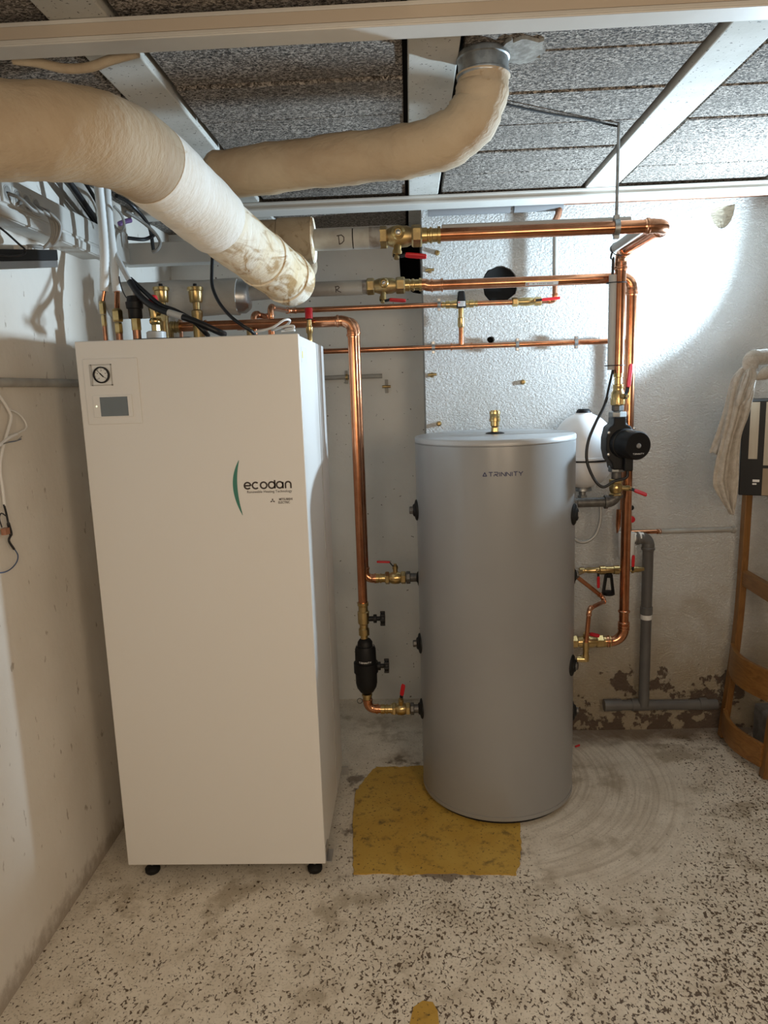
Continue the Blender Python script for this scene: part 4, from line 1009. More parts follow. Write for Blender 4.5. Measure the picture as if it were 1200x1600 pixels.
# ------------------------------------------------------------------ lagged flue and big lagged pipe
T = thing('lagged_flue', 'cream lagged flue pipe running under the ceiling and bending up through it', 'flue', at(752, 90, -.30))
fv = at(757, 110, -.30)
cen = [at(318, 277, -.13), at(360, 272, -.14), at(440, 261, -.175), at(520, 251, -.21), at(600, 242, -.245), at(655, 233, -.27), at(700, 218, -.285), at(730, 195, -.295), at(748, 165, -.30), at(754, 138, -.30), at(755, 120, -.30)]
pp = smoothp(cen, 5)
rad = [.0535+.0016*math.sin(i*.9)+.001*math.sin(i*2.3) for i in range(len(pp))]
rad[0] = .02; rad[1] = .04; rad[2] = .05
for i in range(26, 40): rad[i] *= 1.03
build(B().tube(pp, rad, 36), 'lagging', 'lagging', T)
pt = pp[-1]
build(B().lathe((pt.x, pt.y, pt.z-.006), Z_, [(0, .052), (.003, .0545), (.010, .0545), (.012, .0515), (.036, .0515), (.038, .0545), (.046, .0545), (.048, .0515), (CZ-pt.z+.01, .0515)], 36), 'collar', 'zinc', T)
rr = random.Random(9); n_ = 26
ring_ = [(pt.x+.075+(.048+rr.uniform(-.008, .014))*math.cos(2*PI*k/n_), pt.y-.01+(.055+rr.uniform(-.010, .016))*math.sin(2*PI*k/n_)) for k in range(n_)]
build(B().add([(x, y, CZ-.0008) for x, y in ring_]+[(x, y, CZ+.02) for x, y in ring_], [tuple(range(n_))]+[(i, (i+1) % n_, n_+(i+1) % n_, n_+i) for i in range(n_)]), 'mortar_patch', 'cement', CE)
b_ = B().tube(smoothp([at(322, 283, -.175), at(335, 300, -.20), at(347, 306, -.19)]), [.012, .016, .014, .012, .014, .016, .016, .014, .012, .01, .008, .006, .004][:13], 10)
T = thing('lagged_main_pipe', 'big cream and white lagged pipe with brown stains coming from the left', 'pipe', at(465, 448, .08))
cen = [V((XL+.002, -.69, at(0, 208, -.68).z)), at(-40, 207, -.69), at(40, 206, -.68), at(110, 209, -.655), at(170, 222, -.61), at(215, 243, -.55), at(262, 280, -.46), at(310, 322, -.36), at(355, 362, -.25), at(400, 398, -.13), at(440, 428, -.01), at(462, 444, .07)]
pp = smoothp(cen, 5); n = len(pp)
k0 = 28
def wob(i): return 1+.012*math.sin(i*1.1)+.008*math.sin(i*2.7)
build(B().tube(pp[:k0], [.0745*wob(i) for i in range(k0)], 40), 'lagging', 'lagging', T)
build(B().tube(pp[k0-1:39], [(.0752-.0004*(i-k0))*wob(i) for i in range(k0-1, 39)], 40), 'plaster_lagging', 'lagging_plaster', T)
rads = [.0655*wob(i) for i in range(38, n)]; rads[-1] = .056; rads[-2] = .0635
build(B().tube(pp[38:], rads, 40), 'stained_lagging', 'lagging_white', T)
for k in (46, 51):
    d = (pp[k]-pp[k-1]).normalized(); build(B().lathe(pp[k]-d*.004, d, [(0, .0655), (.002, .0685), (.007, .0685), (.009, .065)], 40), 'wrap_edge', 'lagging_white', T)
# ragged plaster at the joint with the flue
b_ = B(); rr = random.Random(5)
q0 = at(335, 300, -.40)
for k in range(9):
    p = at(322+4*k+rr.uniform(-2, 2), 284+6*k+rr.uniform(-3, 3), -.335+.02*k)
    b_.lathe(p, V((rr.uniform(-1, 1), -1, rr.uniform(-1, 1))), [(0, .004), (.003, .011), (.007, .009), (.010, .003)], 9)
build(b_, 'plaster_lumps', 'lagging_white', T)

T = thing('pipe_lagging', 'brown lagging sleeve with a white cut end around grey pipe D', 'insulation', (at(420, 380, YU).x, YU, zu))
lx0, lx1 = at(375, 380, YU).x, at(489, 377, YU).x
build(B().tube([(lx0, YU, zu), (at(436, 378, YU).x, YU, zu)], .0575, 32), 'lagging', 'lagging_brown', T)
build(B().tube([(at(437, 378, YU).x, YU, zu), (lx1, YU, zu)], .061, 32), 'lagging', 'lagging_brown', T)
build(B().lathe((lx1-.002, YU, zu), X_, [(0, .0608), (.006, .058), (.007, .030)], 32), 'cut_end', 'lagging_white', T)
pd = at(486, 405, YU+.05)
T = thing('pipe_stub', 'brown lagged stub pipe turning down behind the big pipe end', 'pipe', at(486, 430, YU+.06))
build(B().tube(smoothp([at(470, 385, YU+.09), at(480, 400, YU+.09), at(484, 418, YU+.09), at(478, 432, YU+.09)]), .022, 18), 'lagging', 'lagging_brown', T)

# ------------------------------------------------------------------ cabinet top fittings
def top(px, Y): return V((at(px, 520, Y).x, Y, CT-.004))
def fitting(name, label, cat, px, Y, parts, group=None, lean=None):
    o = top(px, Y); T = thing(name, label, cat, o, group)
    ax = V(lean) if lean else Z_
    for nm, mat, prof, n in parts:
        pr = [(at(px, y, Y).z-o.z if y > 5 else y, r) for y, r in prof]
        build(B().lathe(o, ax, pr, n, smooth=n > 8), nm, mat, T)
    return T, o
# two insulated refrigerant pipes
def refrig(label, px0, Y, pts, rtube, nut_y, r):
    T = thing('refrigerant_pipe', label, 'pipe', top(px0, Y), 'insulated refrigerant pipes')
    x = top(px0, Y).x; Z = lambda py: at(px0, py, Y).z
    build(B().tube([(x, Y, CT-.004), (x, Y, Z(nut_y+38))], r*1.25, 14), 'stub', 'copper_dull', T)
    build(B().hexn((x, Y, 0), Z_, Z(nut_y+40), Z(nut_y+22), r*1.5), 'union_body', 'brass', T)
    build(B().hexn((x, Y, 0), Z_, Z(nut_y+21), Z(nut_y+2), r*2.0), 'flare_nut', 'brass', T)
    build(B().lathe((x, Y, 0), Z_, [(Z(nut_y+3), r*1.9), (Z(nut_y), r*1.2)], 14), 'nut_shoulder', 'brass', T)
    build(B().tube([(x, Y, Z(nut_y+5))]+[at(p[0], p[1], p[2]) for p in pts[:1]], r, 12), 'copper_tube', 'copper', T)
    pp = smoothp([at(*p) for p in pts], 10); rs = [rtube*(1+.04*(i % 2)) for i in range(len(pp))]
    build(B().tube(pp, rs, 16), 'insulation', 'corrugated', T)
refrig('thin refrigerant pipe in long white insulation, leftmost on the cabinet top', 164, .22, [(163, 455, .22), (163, 430, .22), (163, 395, .22), (160, 350, .22), (154, 290, .2), (150, 250, .19)], .0125, 470, .0050)
refrig('thicker refrigerant pipe in white insulation, second from the left on the cabinet top', 186, .24, [(183, 456, .26), (180, 430, .27), (177, 400, .29), (172, 360, .30), (168, 320, .31), (165, 280, .32)], .0125, 482, .0080)
fitting('air_separator', 'black plastic air vent on an orange brass base on the cabinet top', 'valve', 214, .24, [
    ('base', 'copper_dull', [(.0, .012), (515, .012), (514, .0125)], 16),
    ('brass_collar', 'brass', [(516, .0145), (495, .0145)], 6),
    ('cap', 'black', [(498, .018), (496, .020), (483, .020), (482, .0235), (472, .0255), (471, .0215), (463, .0195), (462, .013)], 22),
    ('pin', 'grey_plastic', [(463, .0055), (456, .0055), (455, .004)], 10)])
T, o = fitting('safety_valve', 'brass safety valve with tall red cap, right of the black air vent', 'valve', 244, .24, [
    ('base_pad', 'tape_grey', [(.0, .028), (519, .028), (517.5, .022)], 18),
    ('nut', 'brass', [(519, .0125), (508, .0125)], 6),
    ('body', 'brass', [(508, .011), (505, .016), (500, .0165), (497, .013), (493, .0145), (486, .0155), (484, .0165), (480, .0165), (479, .013)], 20),
    ('red_cap', 'red', [(480, .0155), (478, .0160), (466, .0130), (462, .0115), (461, .009)], 14)])
build(B().lathe(V((o.x, .24, at(244, 496, .24).z)), V((1, -.2, 0)), [(.005, .010), (.018, .010), (.019, .0125), (.026, .0125), (.026, .008)], 14), 'outlet', 'brass', T)
for px, lab in ((257, 'brass automatic air vent on the cabinet top, behind the red-capped valve'), (310, 'brass automatic air vent on the cabinet top, standing on the thick copper pipe')):
    Yv = .42 if px == 257 else .46
    fitting('air_vent', lab, 'valve', px, Yv, [
        ('base', 'brass_old', [(.0, .016), (497, .016), (494, .018), (486, .018), (484, .013)], 16),
        ('neck', 'brass_old', [(486, .0115), (472, .0115)], 14),
        ('float_chamber', 'brass', [(473, .018), (471, .0205), (455, .0225), (454, .0255), (449, .0255), (448, .022)], 24),
        ('cap', 'black', [(448.5, .006), (446, .0065), (443, .006)], 12)], 'brass vents on the cabinet')
fitting('drain_valve', 'small brass fitting with red cap behind the cabinet edge, at its right end', 'valve', 484, .44, [
    ('body', 'brass', [(.0, .008), (522, .008), (519, .0115), (511, .0115), (510, .008), (500, .008)], 14),
    ('neck', 'black', [(501, .0075), (497, .0075)], 12),
    ('red_cap', 'red', [(498, .0125), (482, .0125), (481, .011)], 14)])
T = thing('pipe_manifold', 'aged brass elbow joining the thick copper pipe to the cabinet top', 'fitting', (at(262, 508, YRi).x, YRi, CT-.004))
xm0 = at(262, 508, YRi).x
build(B().tube([(xm0, YRi, CT-.004), (xm0, YRi, rz-.02)]+arc3(V((xm0, YRi, rz)), V((xm0, YRi, rz-.1)), V((xm0+.1, YRi, rz)), .018, 6)+[(xs-.008, YRi, rz)], .0175, 16), 'elbow', 'brass_old', T)
b_ = B().tube([(at(313, 505, YRi).x, YRi, CT-.004), (at(313, 505, YRi).x, YRi, rz)], .013, 14); build(b_, 'support_stub', 'brass_old', T)
b_ = B().tube([(at(390, 505, YRi).x, YRi, CT-.004), (at(390, 505, YRi).x, YRi, rz-.012)], .012, 14); build(b_, 'support_stub', 'brass_old', T)
# white cable tangle
pts = [at(398, 519, .2), at(425, 512, .2), at(444, 500, .2), at(453, 501, .22), at(446, 509, .24), at(425, 516, .22), at(440, 511, .18), at(457, 509, .17), at(458, 513, .17), at(446, 515, .18), at(460, 516, .19), at(440, 518, .2)]
for p in pts: p.z = max(p.z, CT+.004)
tag(build(B().tube(smoothp(pts), .0034, 8), 'white_cable', 'cable_white'), 'tangle of thin white cable on the right end of the cabinet top', 'cable')
# black cables onto the cabinet
c1 = [at(176, 388, .3), at(188, 412, .28), at(203, 440, .25), at(222, 466, .22), at(245, 482, .19), at(275, 492, .17), at(305, 502, .15), at(340, 518, .16), at(350, 522, .2)]
T = thing('power_cable', 'thick black cable with white tape curving over the left cabinet fittings', 'cable', c1[-1])
pp = smoothp(c1, 8)
build(B().tube(pp[:17], .0085, 12), 'taped_section', 'tape_grey', T)
build(B().tube(pp[16:38], .0095, 12), 'sheath', 'cable_black', T)
build(B().tube(pp[37:44], .0098, 12), 'taped_section', 'tape_grey', T)
build(B().tube(pp[43:], .0090, 12), 'sheath', 'cable_black', T)
c1 = [at(204, 436, .27), at(226, 456, .24), at(250, 476, .205), at(275, 486, .185), at(300, 500, .17), at(318, 517, .17), at(325, 524, .2)]
tag(build(B().tube(smoothp(c1, 8), .0068, 12), 'power_cable', 'cable_black'), 'thinner black cable running beside the taped one over the cabinet top', 'cable')
c1 = [at(332, 400, .30), at(331, 425, .28), at(332, 448, .26), at(342, 472, .22), at(360, 494, .18), at(378, 508, .16), at(392, 517, .17), at(400, 525, .2)]
tag(build(B().tube(smoothp(c1, 8), .0050, 12), 'power_cable', 'cable_black'), 'black cable dropping from the lagged pipe to the cabinet top centre', 'cable')
c1 = [at(186, 432, .26), at(189, 447, .25), at(196, 463, .245), at(205, 471, .242)]
tag(build(B().tube(smoothp(c1, 8), .0016, 8), 'sensor_wire', 'cable_black'), 'thin black wire down to the black air vent', 'wire')
tag(build(B().tube([at(279, 462, .64), V((at(279, 530, .64).x, .64, -.002))], .007, 10), 'dark_pipe', 'copper_dull'), 'dark vertical pipe behind the cabinet, below the white lagging', 'pipe')

# ------------------------------------------------------------------ left wall services
T = thing('wall_trunking', 'wide white cable trunking with socket outlets on the left wall', 'trunking', (XL, .1, 1.86))
tz0, tz1 = 1.862, 1.962
build(B().box((XL, -.9, tz0), (-.064, .40, tz1)), 'body', 'trunking', T, bev=.002)
build(B().box((-.066, -.9, tz0+.034), (-.061, .398, tz1-.004)), 'cover', 'trunking', T, bev=.001)
build(B().box((-.066, -.9, tz0+.002), (-.058, .398, tz0+.026)), 'cover_strip', 'trunking', T, bev=.003)
build(B().box((XL, .44, tz0+.018), (-.060, .62, tz1+.018)), 'end_section', 'trunking', T, bev=.002)
sock = []
for px, py in ((8, 302), (24, 310), (38.5, 317), (53, 322.5)):
    p = atx(px, py, -.061); sock.append(p)
    s_ = build(B().box((-.0615, p.y-.0215, p.z-.0225), (-.055, p.y+.0215, p.z+.0225)), 'socket_outlet', 'trunking', T, bev=.0015)
    build(B().lathe((-.0552, p.y, p.z), X_, [(0, .019), (.0012, .019), (.0012, .0165), (-.004, .016)], 24), 'socket_rim', 'grey_plastic', s_)
    build(B().lathe((-.0540, p.y, p.z), X_, [(0, .0155), (.0006, .0155)], 24), 'socket_well', 'cable_grey', s_)
    for dz in (-.006, .006): build(B().lathe((-.0535, p.y+dz, p.z), X_, [(0, .0026), (.0006, .0026)], 8), 'pin_hole', 'void', s_)
# network switch
T = thing('network_switch', 'black and silver network switch hung on the left wall below the trunking', 'network switch', (XL, -.1, 1.78))
tl = .10
def swp(y, x, z_): return V((x, y, z_+(y+.0)*math.tan(.17)))
def swbox(nm, mat, x0, x1, y0, y1, z0, z1, par=T):
    b2 = B(); b2.add([swp(y, x, z_) for z_ in (z0, z1) for x, y in ((x0, y0), (x1, y0), (x1, y1), (x0, y1))], [(0,3,2,1),(4,5,6,7),(0,1,5,4),(1,2,6,5),(2,3,7,6),(3,0,4,7)])
    return build(b2, nm, mat, par, bev=.0015)
s1 = atx(91, 404, -.03); zs = s1.z-s1.y*math.tan(.17)
swbox('body', 'black', XL+.004, -.03, -.42, s1.y, zs-.004, zs+.022)
swbox('front_plate', 'steel', XL+.004, -.029, -.42, s1.y-.006, zs-.022, zs-.004)
ports = []
for k in range(6):
    y = s1.y-.085-.016*k; q = swp(y, -.05, zs+.022); ports.append(q)
    build(B().box((q.x-.006, q.y-.005, q.z-.002), (q.x+.006, q.y+.005, q.z+.010)), 'cable_plug', 'white_plastic', T)
for k, s_ in enumerate(sock):
    q = ports[k]
    a0 = V((-.054, s_.y, s_.z)); bulge = atx(72+6*k, 330+4*k, -.01+.008*k); low = atx(82+2.5*k, 368+2*k, -.01+.004*k)
    pts = [a0, a0+V((.025, .008, -.012)), atx(52+8*k, 328+k, -.015+.006*k), bulge+V((0, .01, -.01)), low, atx(70+k, 386, -.03), q+V((.006, .02, .012)), q+Z_*.006]
    tag(build(B().tube(smoothp(pts, 7), .0042, 8), 'patch_cable', 'cable_grey'), ['grey patch cable from the nearest wall socket, lowest in the bundle', 'grey patch cable from the second wall socket to the black switch', 'grey patch cable from the third wall socket to the black switch', 'grey patch cable from the farthest wall socket, outermost loop'][k], 'cable', 'grey patch cables at the wall trunking')
pts = [atx(-15, 345, -.02), atx(8, 362, -.02), atx(28, 380, -.02), atx(39, 390, -.02), atx(36, 398, -.02), atx(15, 400, -.02), atx(-15, 397, -.02)]
tag(build(B().tube(smoothp(pts, 7), .0024, 8), 'thin_cable', 'cable_black'), 'thin black cable curling round the front of the network switch', 'cable')
# cables lying on top of the trunking
for k, (a, c, r, key, lab) in enumerate((((95, 272), (156, 352), .0085, 'cable_black', 'thick black cable on the wall trunking, left of the white insulation'), ((112, 270), (160, 330), .006, 'cable_black', 'black cable on the wall trunking, second from the left'), ((60, 268), (150, 344), .007, 'cable_grey', 'grey cable along the top of the wall trunking'), ((128, 276), (168, 300), .005, 'cable_grey', 'thin grey cable on the trunking below the lagged pipe'), ((78, 268), (140, 338), .005, 'cable_black', 'thin black cable along the wall trunking top'))):
    p0, p1 = atx(*a, -.075-.008*k), atx(*c, -.075-.008*k)
    p0 = p0+V((0, -.1, .05))
    mid = p0.lerp(p1, .5)+V((.01, 0, .012*((k % 3)-1)))
    tag(build(B().tube(smoothp([p0, mid, p1, p1+V((-.01, .06, -.004))], 8), r, 10), 'trunking_cable', key), lab, 'cable', 'cables above the left wall trunking')
for k, (pts, r, key, lab) in enumerate((
    ([(178, 322, .3), (190, 336, .32), (194, 352, .34), (188, 362, .35), (178, 352, .34)], .004, 'cable_grey', 'grey cable loop right of the white insulation'),
    ([(186, 350, .4), (196, 346, .42), (204, 344, .44)], .0075, 'purple', 'short purple cable piece by the trunking end'),
    ([(196, 330, .45), (220, 345, .5), (240, 362, .52), (250, 378, .52), (246, 390, .5), (238, 394, .5)], .0055, 'cable_grey', 'dark grey cable arching beyond the trunking end'),
    ([(200, 372, .46), (225, 374, .5), (240, 368, .55)], .006, 'cable_black', 'short black cable beyond the trunking end'),
    ([(182, 306, .4), (205, 320, .5), (232, 352, .55), (240, 392, .56)], .006, 'cable_black', 'black cable hanging behind the big lagged pipe'))):
    tag(build(B().tube(smoothp([at(*p) for p in pts], 7), r, 8), 'loose_cable', key), lab, 'cable', 'loose cables under the ceiling corner')
p0, p1 = at(205, 384, .66), at(345, 400, .66)
tag(build(B().box((XL+.01, .70, p1.z-.01), (at(350, 390, .70).x, .76, at(250, 378, .70).z)), 'ceiling_duct', 'trunking', bev=.002), 'white duct above the lagged pipe in the back left corner', 'duct')
# conduit round left wall and recess
zc0 = 1.481
T = thing('wall_conduit', 'grey conduit along the left wall at cabinet height', 'conduit', (XL+.014, 0, zc0))
build(B().tube([(XL+.012, -1.4, zc0), (XL+.012, YR-.03, zc0)], .0115, 14), 'pipe_section', 'grey_pipe', T)
T = thing('wall_conduit', 'short grey conduit on the recess wall right of the cabinet', 'conduit', (at(550, 589, YR-.015).x, YR-.014, zc0))
zc1 = at(550, 589, YR-.014).z
build(B().tube([(at(470, 589, YR-.014).x, YR-.014, zc1), (at(597, 587, YR-.014).x, YR-.014, zc1)], .0095, 14), 'pipe_section', 'grey_pipe', T)
build(B().lathe((at(540, 589, YR-.014).x, YR-.014, zc1), X_, [(0, .011), (.001, .014), (.010, .014), (.011, .011)], 14), 'clip_ring', 'brass_old', T)
build(B().box((at(540, 589, YR).x, YR-.02, zc1-.028), (at(540, 589, YR).x+.010, YR, zc1+.028)), 'clip_strap', 'grey_pipe', T, bev=.002)
p = at(604, 604, YR)
T = thing('pipe_bracket', 'empty pipe bracket painted grey on the recess wall', 'bracket', p)
build(B().box((p.x-.007, YR-.006, p.z-.028), (p.x+.007, YR, p.z+.030)), 'plate', 'grey_pipe', T, bev=.002)
build(B().tube([(p.x-.018, YR-.012, p.z), (p.x+.018, YR-.012, p.z)], .006, 10), 'bolt', 'brass_old', T)
p = at(527, 732, YR)
tag(build(B().lathe(p+Y_*.004, -Y_, [(0, .022), (.002, .020), (.003, .008)], 9), 'wall_scar', 'void'), 'dark chipped hole in the recess wall beside the cabinet', 'hole')
# white wires on the left wall
pts = [atx(-30, 585, XL+.02), atx(0, 620, XL+.015), atx(14, 642, XL+.012), atx(17, 655, XL+.012), atx(9, 684, XL+.012), atx(2, 712, XL+.012), atx(0, 735, XL+.012), atx(4, 762, XL+.012), atx(7, 790, XL+.012)]
T = thing('hanging_wire', 'white cable with bared dark ends hanging on the left wall', 'wire', pts[-1])
build(B().tube(smoothp(pts, 7), .0036, 8), 'sheath', 'cable_white', T)
pts = [atx(16, 640, XL+.012), atx(30, 647, XL+.012), atx(40, 660, XL+.012), atx(40, 670, XL+.014), atx(28, 677, XL+.016)]
build(B().tube(smoothp(pts, 7), .0022, 8), 'branch', 'cable_white', T)
pts = [atx(26, 678, XL+.016), atx(14, 684, XL+.016), atx(4, 692, XL+.014), atx(-6, 700, XL+.014)]
build(B().tube(smoothp(pts, 7), .0042, 8), 'sleeve', 'white_ink', T)
for e, key in (((33, 686), 'cable_blue'), ((34, 682), 'cable_grey')):
    build(B().tube(smoothp([atx(3, 694, XL+.016), atx(14, 691, XL+.02), atx(25, 689, XL+.018), atx(*e, XL+.016)], 6), .0014, 6), 'core', key, T)
pts = [atx(6, 788, XL+.012), atx(10, 803, XL+.012), atx(13, 818, XL+.012), atx(17, 834, XL+.012), atx(14, 845, XL+.012), atx(22, 858, XL+.012)]
build(B().tube(smoothp(pts, 7), [.0026]*14+[.0042]*9+[.003]*13, 8), 'black_joint', 'cable_black', T)
pts = [atx(22, 857, XL+.012), atx(28, 868, XL+.012), atx(25, 880, XL+.012), atx(14, 891, XL+.012), atx(0, 895, XL+.012), atx(-20, 892, XL+.012)]
build(B().tube(smoothp(pts, 7), .0016, 6), 'core', 'cable_blue', T)
pts = [atx(9, 806, XL+.014), atx(2, 802, XL+.02), atx(-1, 810, XL+.02), atx(3, 824, XL+.02)]
build(B().tube(smoothp(pts, 7), .0016, 6), 'core', 'cable_black', T)
p = atx(8, 829, XL+.012); build(B().box((p.x-.006, p.y-.008, p.z-.010), (p.x+.006, p.y+.010, p.z+.006)), 'terminal', 'copper_dull', T)

# ------------------------------------------------------------------ right cluster low on the wall
# safety group line at y~890
YS = .72; zs_ = at(930, 891, YS).z
T = thing('safety_group', 'horizontal brass safety group with red levers beside the tank', 'valve', (at(905, 891, YS).x, YS, zs_))
xq = lambda px: at(px, 890, YS).x
build(B().lathe((xq(905), YS, zs_), X_, [(0, .012), (xq(912)-xq(905), .012), (xq(913)-xq(905), .0085), (xq(917)-xq(905), .0085), (xq(918)-xq(905), .0105), (xq(936)-xq(905), .0105), (xq(937)-xq(905), .0165), (xq(945)-xq(905), .0165), (xq(946)-xq(905), .0140), (xq(958)-xq(905), .014), (xq(959)-xq(905), .0165), (xq(967)-xq(905), .0165), (xq(968)-xq(905), .010), (xq(985)-xq(905), .010), (xq(986)-xq(905), .012), (xq(996)-xq(905), .011), (xq(1006)-xq(905), .0065)], 18), 'body', 'brass', T)
lever(T, (xq(932), YS-.010, zs_), -Y_, (.02, 0, -1), .062, .0115, 0)
lever(T, (xq(985), YS-.010, zs_), -Y_, (.02, 0, 1), .062, .0120, 0)
zo = at(950, 897, YS).z; zo2 = at(950, 929, YS).z; xo_ = xq(951)
b_ = B().lathe((xo_, YS, 0), Z_, [(zo2, .0215), (zo2+.012, .0215), (zo2+.013, .019)], 20)
for s_ in (-1, 1): b_.obox(((xo_+s_*.014), YS, (zo+zo2)/2), (.004, 0, 0), (0, .008, 0), (-s_*.005, 0, (zo-zo2)/2))
b_.lathe((xo_, YS, 0), Z_, [(zo-.012, .011), (zo+.004, .0125)], 16); build(b_, 'tundish', 'black', T)
# white funnel and waste pipe
YG = .845
zf1, zf0 = at(965, 832, YG).z, at(965, 872, YG).z
T = thing('drain_funnel', 'white plastic trap behind the copper pipe', 'trap', (at(976, 850, YG).x, YG, zf0))
xf = at(979, 850, YG).x
build(B().lathe((xf, YG, 0), Z_, [(zf0, .027), (zf0+.006, .030), (zf1-.004, .031), (zf1, .029)], 26), 'cup', 'white_plastic', T)
build(B().lathe((xf, YG, at(985, 840, YG).z), X_, [(.02, .019), (.042, .019), (.043, .0225), (.052, .0225), (.053, .020), (.062, .020)], 22), 'side_outlet', 'white_plastic', T)
xg_ = at(1013, 850, YG).x; zg = at(1000, 841, YG).z
T = thing('waste_pipe', 'dark grey plastic waste pipe dropping down the wall from the white trap', 'pipe', (xg_, YG, .13))
zw = at(1035, 1099, YG+.02).z
rg = .0205
run(T, [(xf+.055, YG, zg), (xg_, YG, zg), (xg_, YG, zw)], rg, 'pvc', 'pvc', R=.026)
zj = at(1008, 955, YG).z
build(B().lathe((xg_, YG, zj-.012), Z_, [(0, rg), (.001, rg*1.15), (.030, rg*1.15), (.031, rg)], 20), 'joint_sleeve', 'pvc', T)
build(B().lathe((xg_, YG, zj-.032), Z_, [(0, rg), (.001, rg*1.03), (.018, rg*1.03), (.019, rg)], 20), 'label_band', 'white_plastic', T)
T = thing('floor_drain_pipe', 'grey plastic drain pipe lying along the foot of the back wall', 'pipe', (at(945, 1100, YG).x, YG, zw))
build(B().tube([(at(945, 1100, YG).x, YG+.012, zw), (at(1122, 1100, YG).x, YG+.012, zw-.004)], rg*1.02, 18), 'pipe_section', 'pvc', T)
build(B().tube([(at(945, 1100, YG).x, YG+.012, zw), (at(972, 1100, YG).x, YG+.012, zw)], rg*1.2, 18), 'socket_end', 'pvc', T)
build(B().tube([(at(988, 1100, YG).x, YG+.012, zw), (at(1014, 1100, YG).x, YG+.012, zw)], rg*1.2, 18), 'tee_body', 'pvc', T)
build(B().tube([(at(1094, 1100, YG).x, YG+.012, zw), (at(1106, 1100, YG).x, YG+.012, zw)], rg*1.15, 18), 'socket_end', 'pvc', T)
# thin copper dropping into the trap, and cold feed to the right
YK = .87
T = thing('drain_copper_pipe', 'thin copper spout dropping into the white trap', 'pipe', (at(966, 832, YK).x, YK, at(966, 832, YK).z))
build(B().tube([at(967, 796, YK), at(966, 822, YK), at(964, 833, YK)], [.0095, .0095, .002], 12), 'pipe_section', 'copper', T)
zq = at(1050, 830, YK).z
T = thing('cold_feed_pipe', 'thin pipe leading right along the wall, copper then grey', 'pipe', (at(1005, 832, YK).x, YK, zq))
build(B().tube([(at(985, 831, YK).x, YK, zq), (at(1030, 830, YK).x, YK, zq)], .0082, 12), 'pipe_section', 'copper', T)
build(B().lathe((at(1026, 830, YK).x, YK, zq), X_, [(0, .0095), (.002, .011), (.005, .0095), (.012, .0095), (.014, .011), (.017, .009)], 14), 'coupling', 'copper_fit', T)
build(B().tube([(at(1030, 830, YK).x, YK, zq), (at(1147, 826, YK).x, YK, zq)], .0098, 12), 'grey_section', 'grey_pipe', T)
build(B().lathe((at(1143, 826, YK).x, YK, zq), X_, [(0, .011), (.002, .0145), (.012, .0145)], 14), 'end_collar', 'grey_pipe', T)
pz = at(986, 810, YK)
T = thing('stop_valve', 'small red tap handle behind the copper pipe above the white trap', 'valve', at(986, 820, YK))
build(B().tube([at(984, 770, YK), at(984, 830, YK)], .008, 12), 'body', 'brass_old', T)
build(B().lathe(at(986, 811, YK-.012), -Y_, [(0, .011), (.006, .0135), (.014, .012), (.016, .006)], 14), 'handle', 'red', T)
build(B().lathe(at(986, 793, YK-.01), -Y_, [(0, .009), (.006, .0105), (.012, .008)], 12), 'knob', 'black', T)
# zigzag thin copper from tank port to tank port
T = thing('bypass_pipe', 'zigzag thin copper pipe between two right tank ports', 'pipe', (pH.x+.03, YP, pH.z))
YZ = YP
zp0 = V((pF.x+.008, pF.y-.03, pF.z-.012)); 
P1 = at(948, 938, .62); P2 = at(921, 951, .40); P3 = at(916, 1004, .40)
run(T, [V((pF.x+.006, .53, pF.z-.006)), P1, P2, P3], .0075, 'copper', 'copper_fit', R=.014)
zh = at(912, 1030, .40).z
b_ = B().lathe((P3.x-.001, .40, 0), Z_, [(zh-.006, .011), (zh+.008, .011), (at(915, 1017, .40).z, .009), (at(915, 1015, .40).z, .0105), (at(915, 1003, .40).z, .0105)], 16)
b_.tube([(P3.x-.001, .40, zh), (pH.x+.004, pH.y-.008, zh)], .0105, 14); build(b_, 'brass_elbow', 'brass', T)
build(B().hexn((pH.x+.006, .405, zh), X_, .012, .022, .014), 'nut', 'brass', T)
build(B().hexn(pH, dH, -.004, .010, .014, 8), 'port_nut', 'galv', T)
T = thing('port_stub', 'brass stub in the right tank port beside the safety group', 'fitting', pF)
build(B().hexn(pF, dF, -.002, .012, .014, 8), 'nut', 'galv', T)
build(B().tube([pF, V((xq(906), YS-.02, zs_))], .009, 12), 'nipple', 'brass_old', T)
# valve on the return port
xq0, xq1 = pG.x+.012, xv2+.012
valve('ball_valve', 'brass ball valve with short red lever on the right tank port, low down', (xq0+.006, YL, pG.z), (xq1, YL, pG.z), .0165, (0, -.5, 1), (.8, -.6, -.05), .050, .002, 'brass', None, .42)
T = thing('pipe_coupling', 'brass press coupling between low right tank valve and copper bend', 'coupling', (xq1, YL, pG.z))
coupling(T, (xq1-.002, YL, pG.z), (xv2+.034, YL, pG.z), rl)
T = thing('port_adapter', 'dark steel adapter on the low right tank port', 'adapter', pG)
build(B().hexn(V((pG.x-.006, YL, pG.z)), X_, 0, .020, .024, 8), 'nut', 'galv', T)

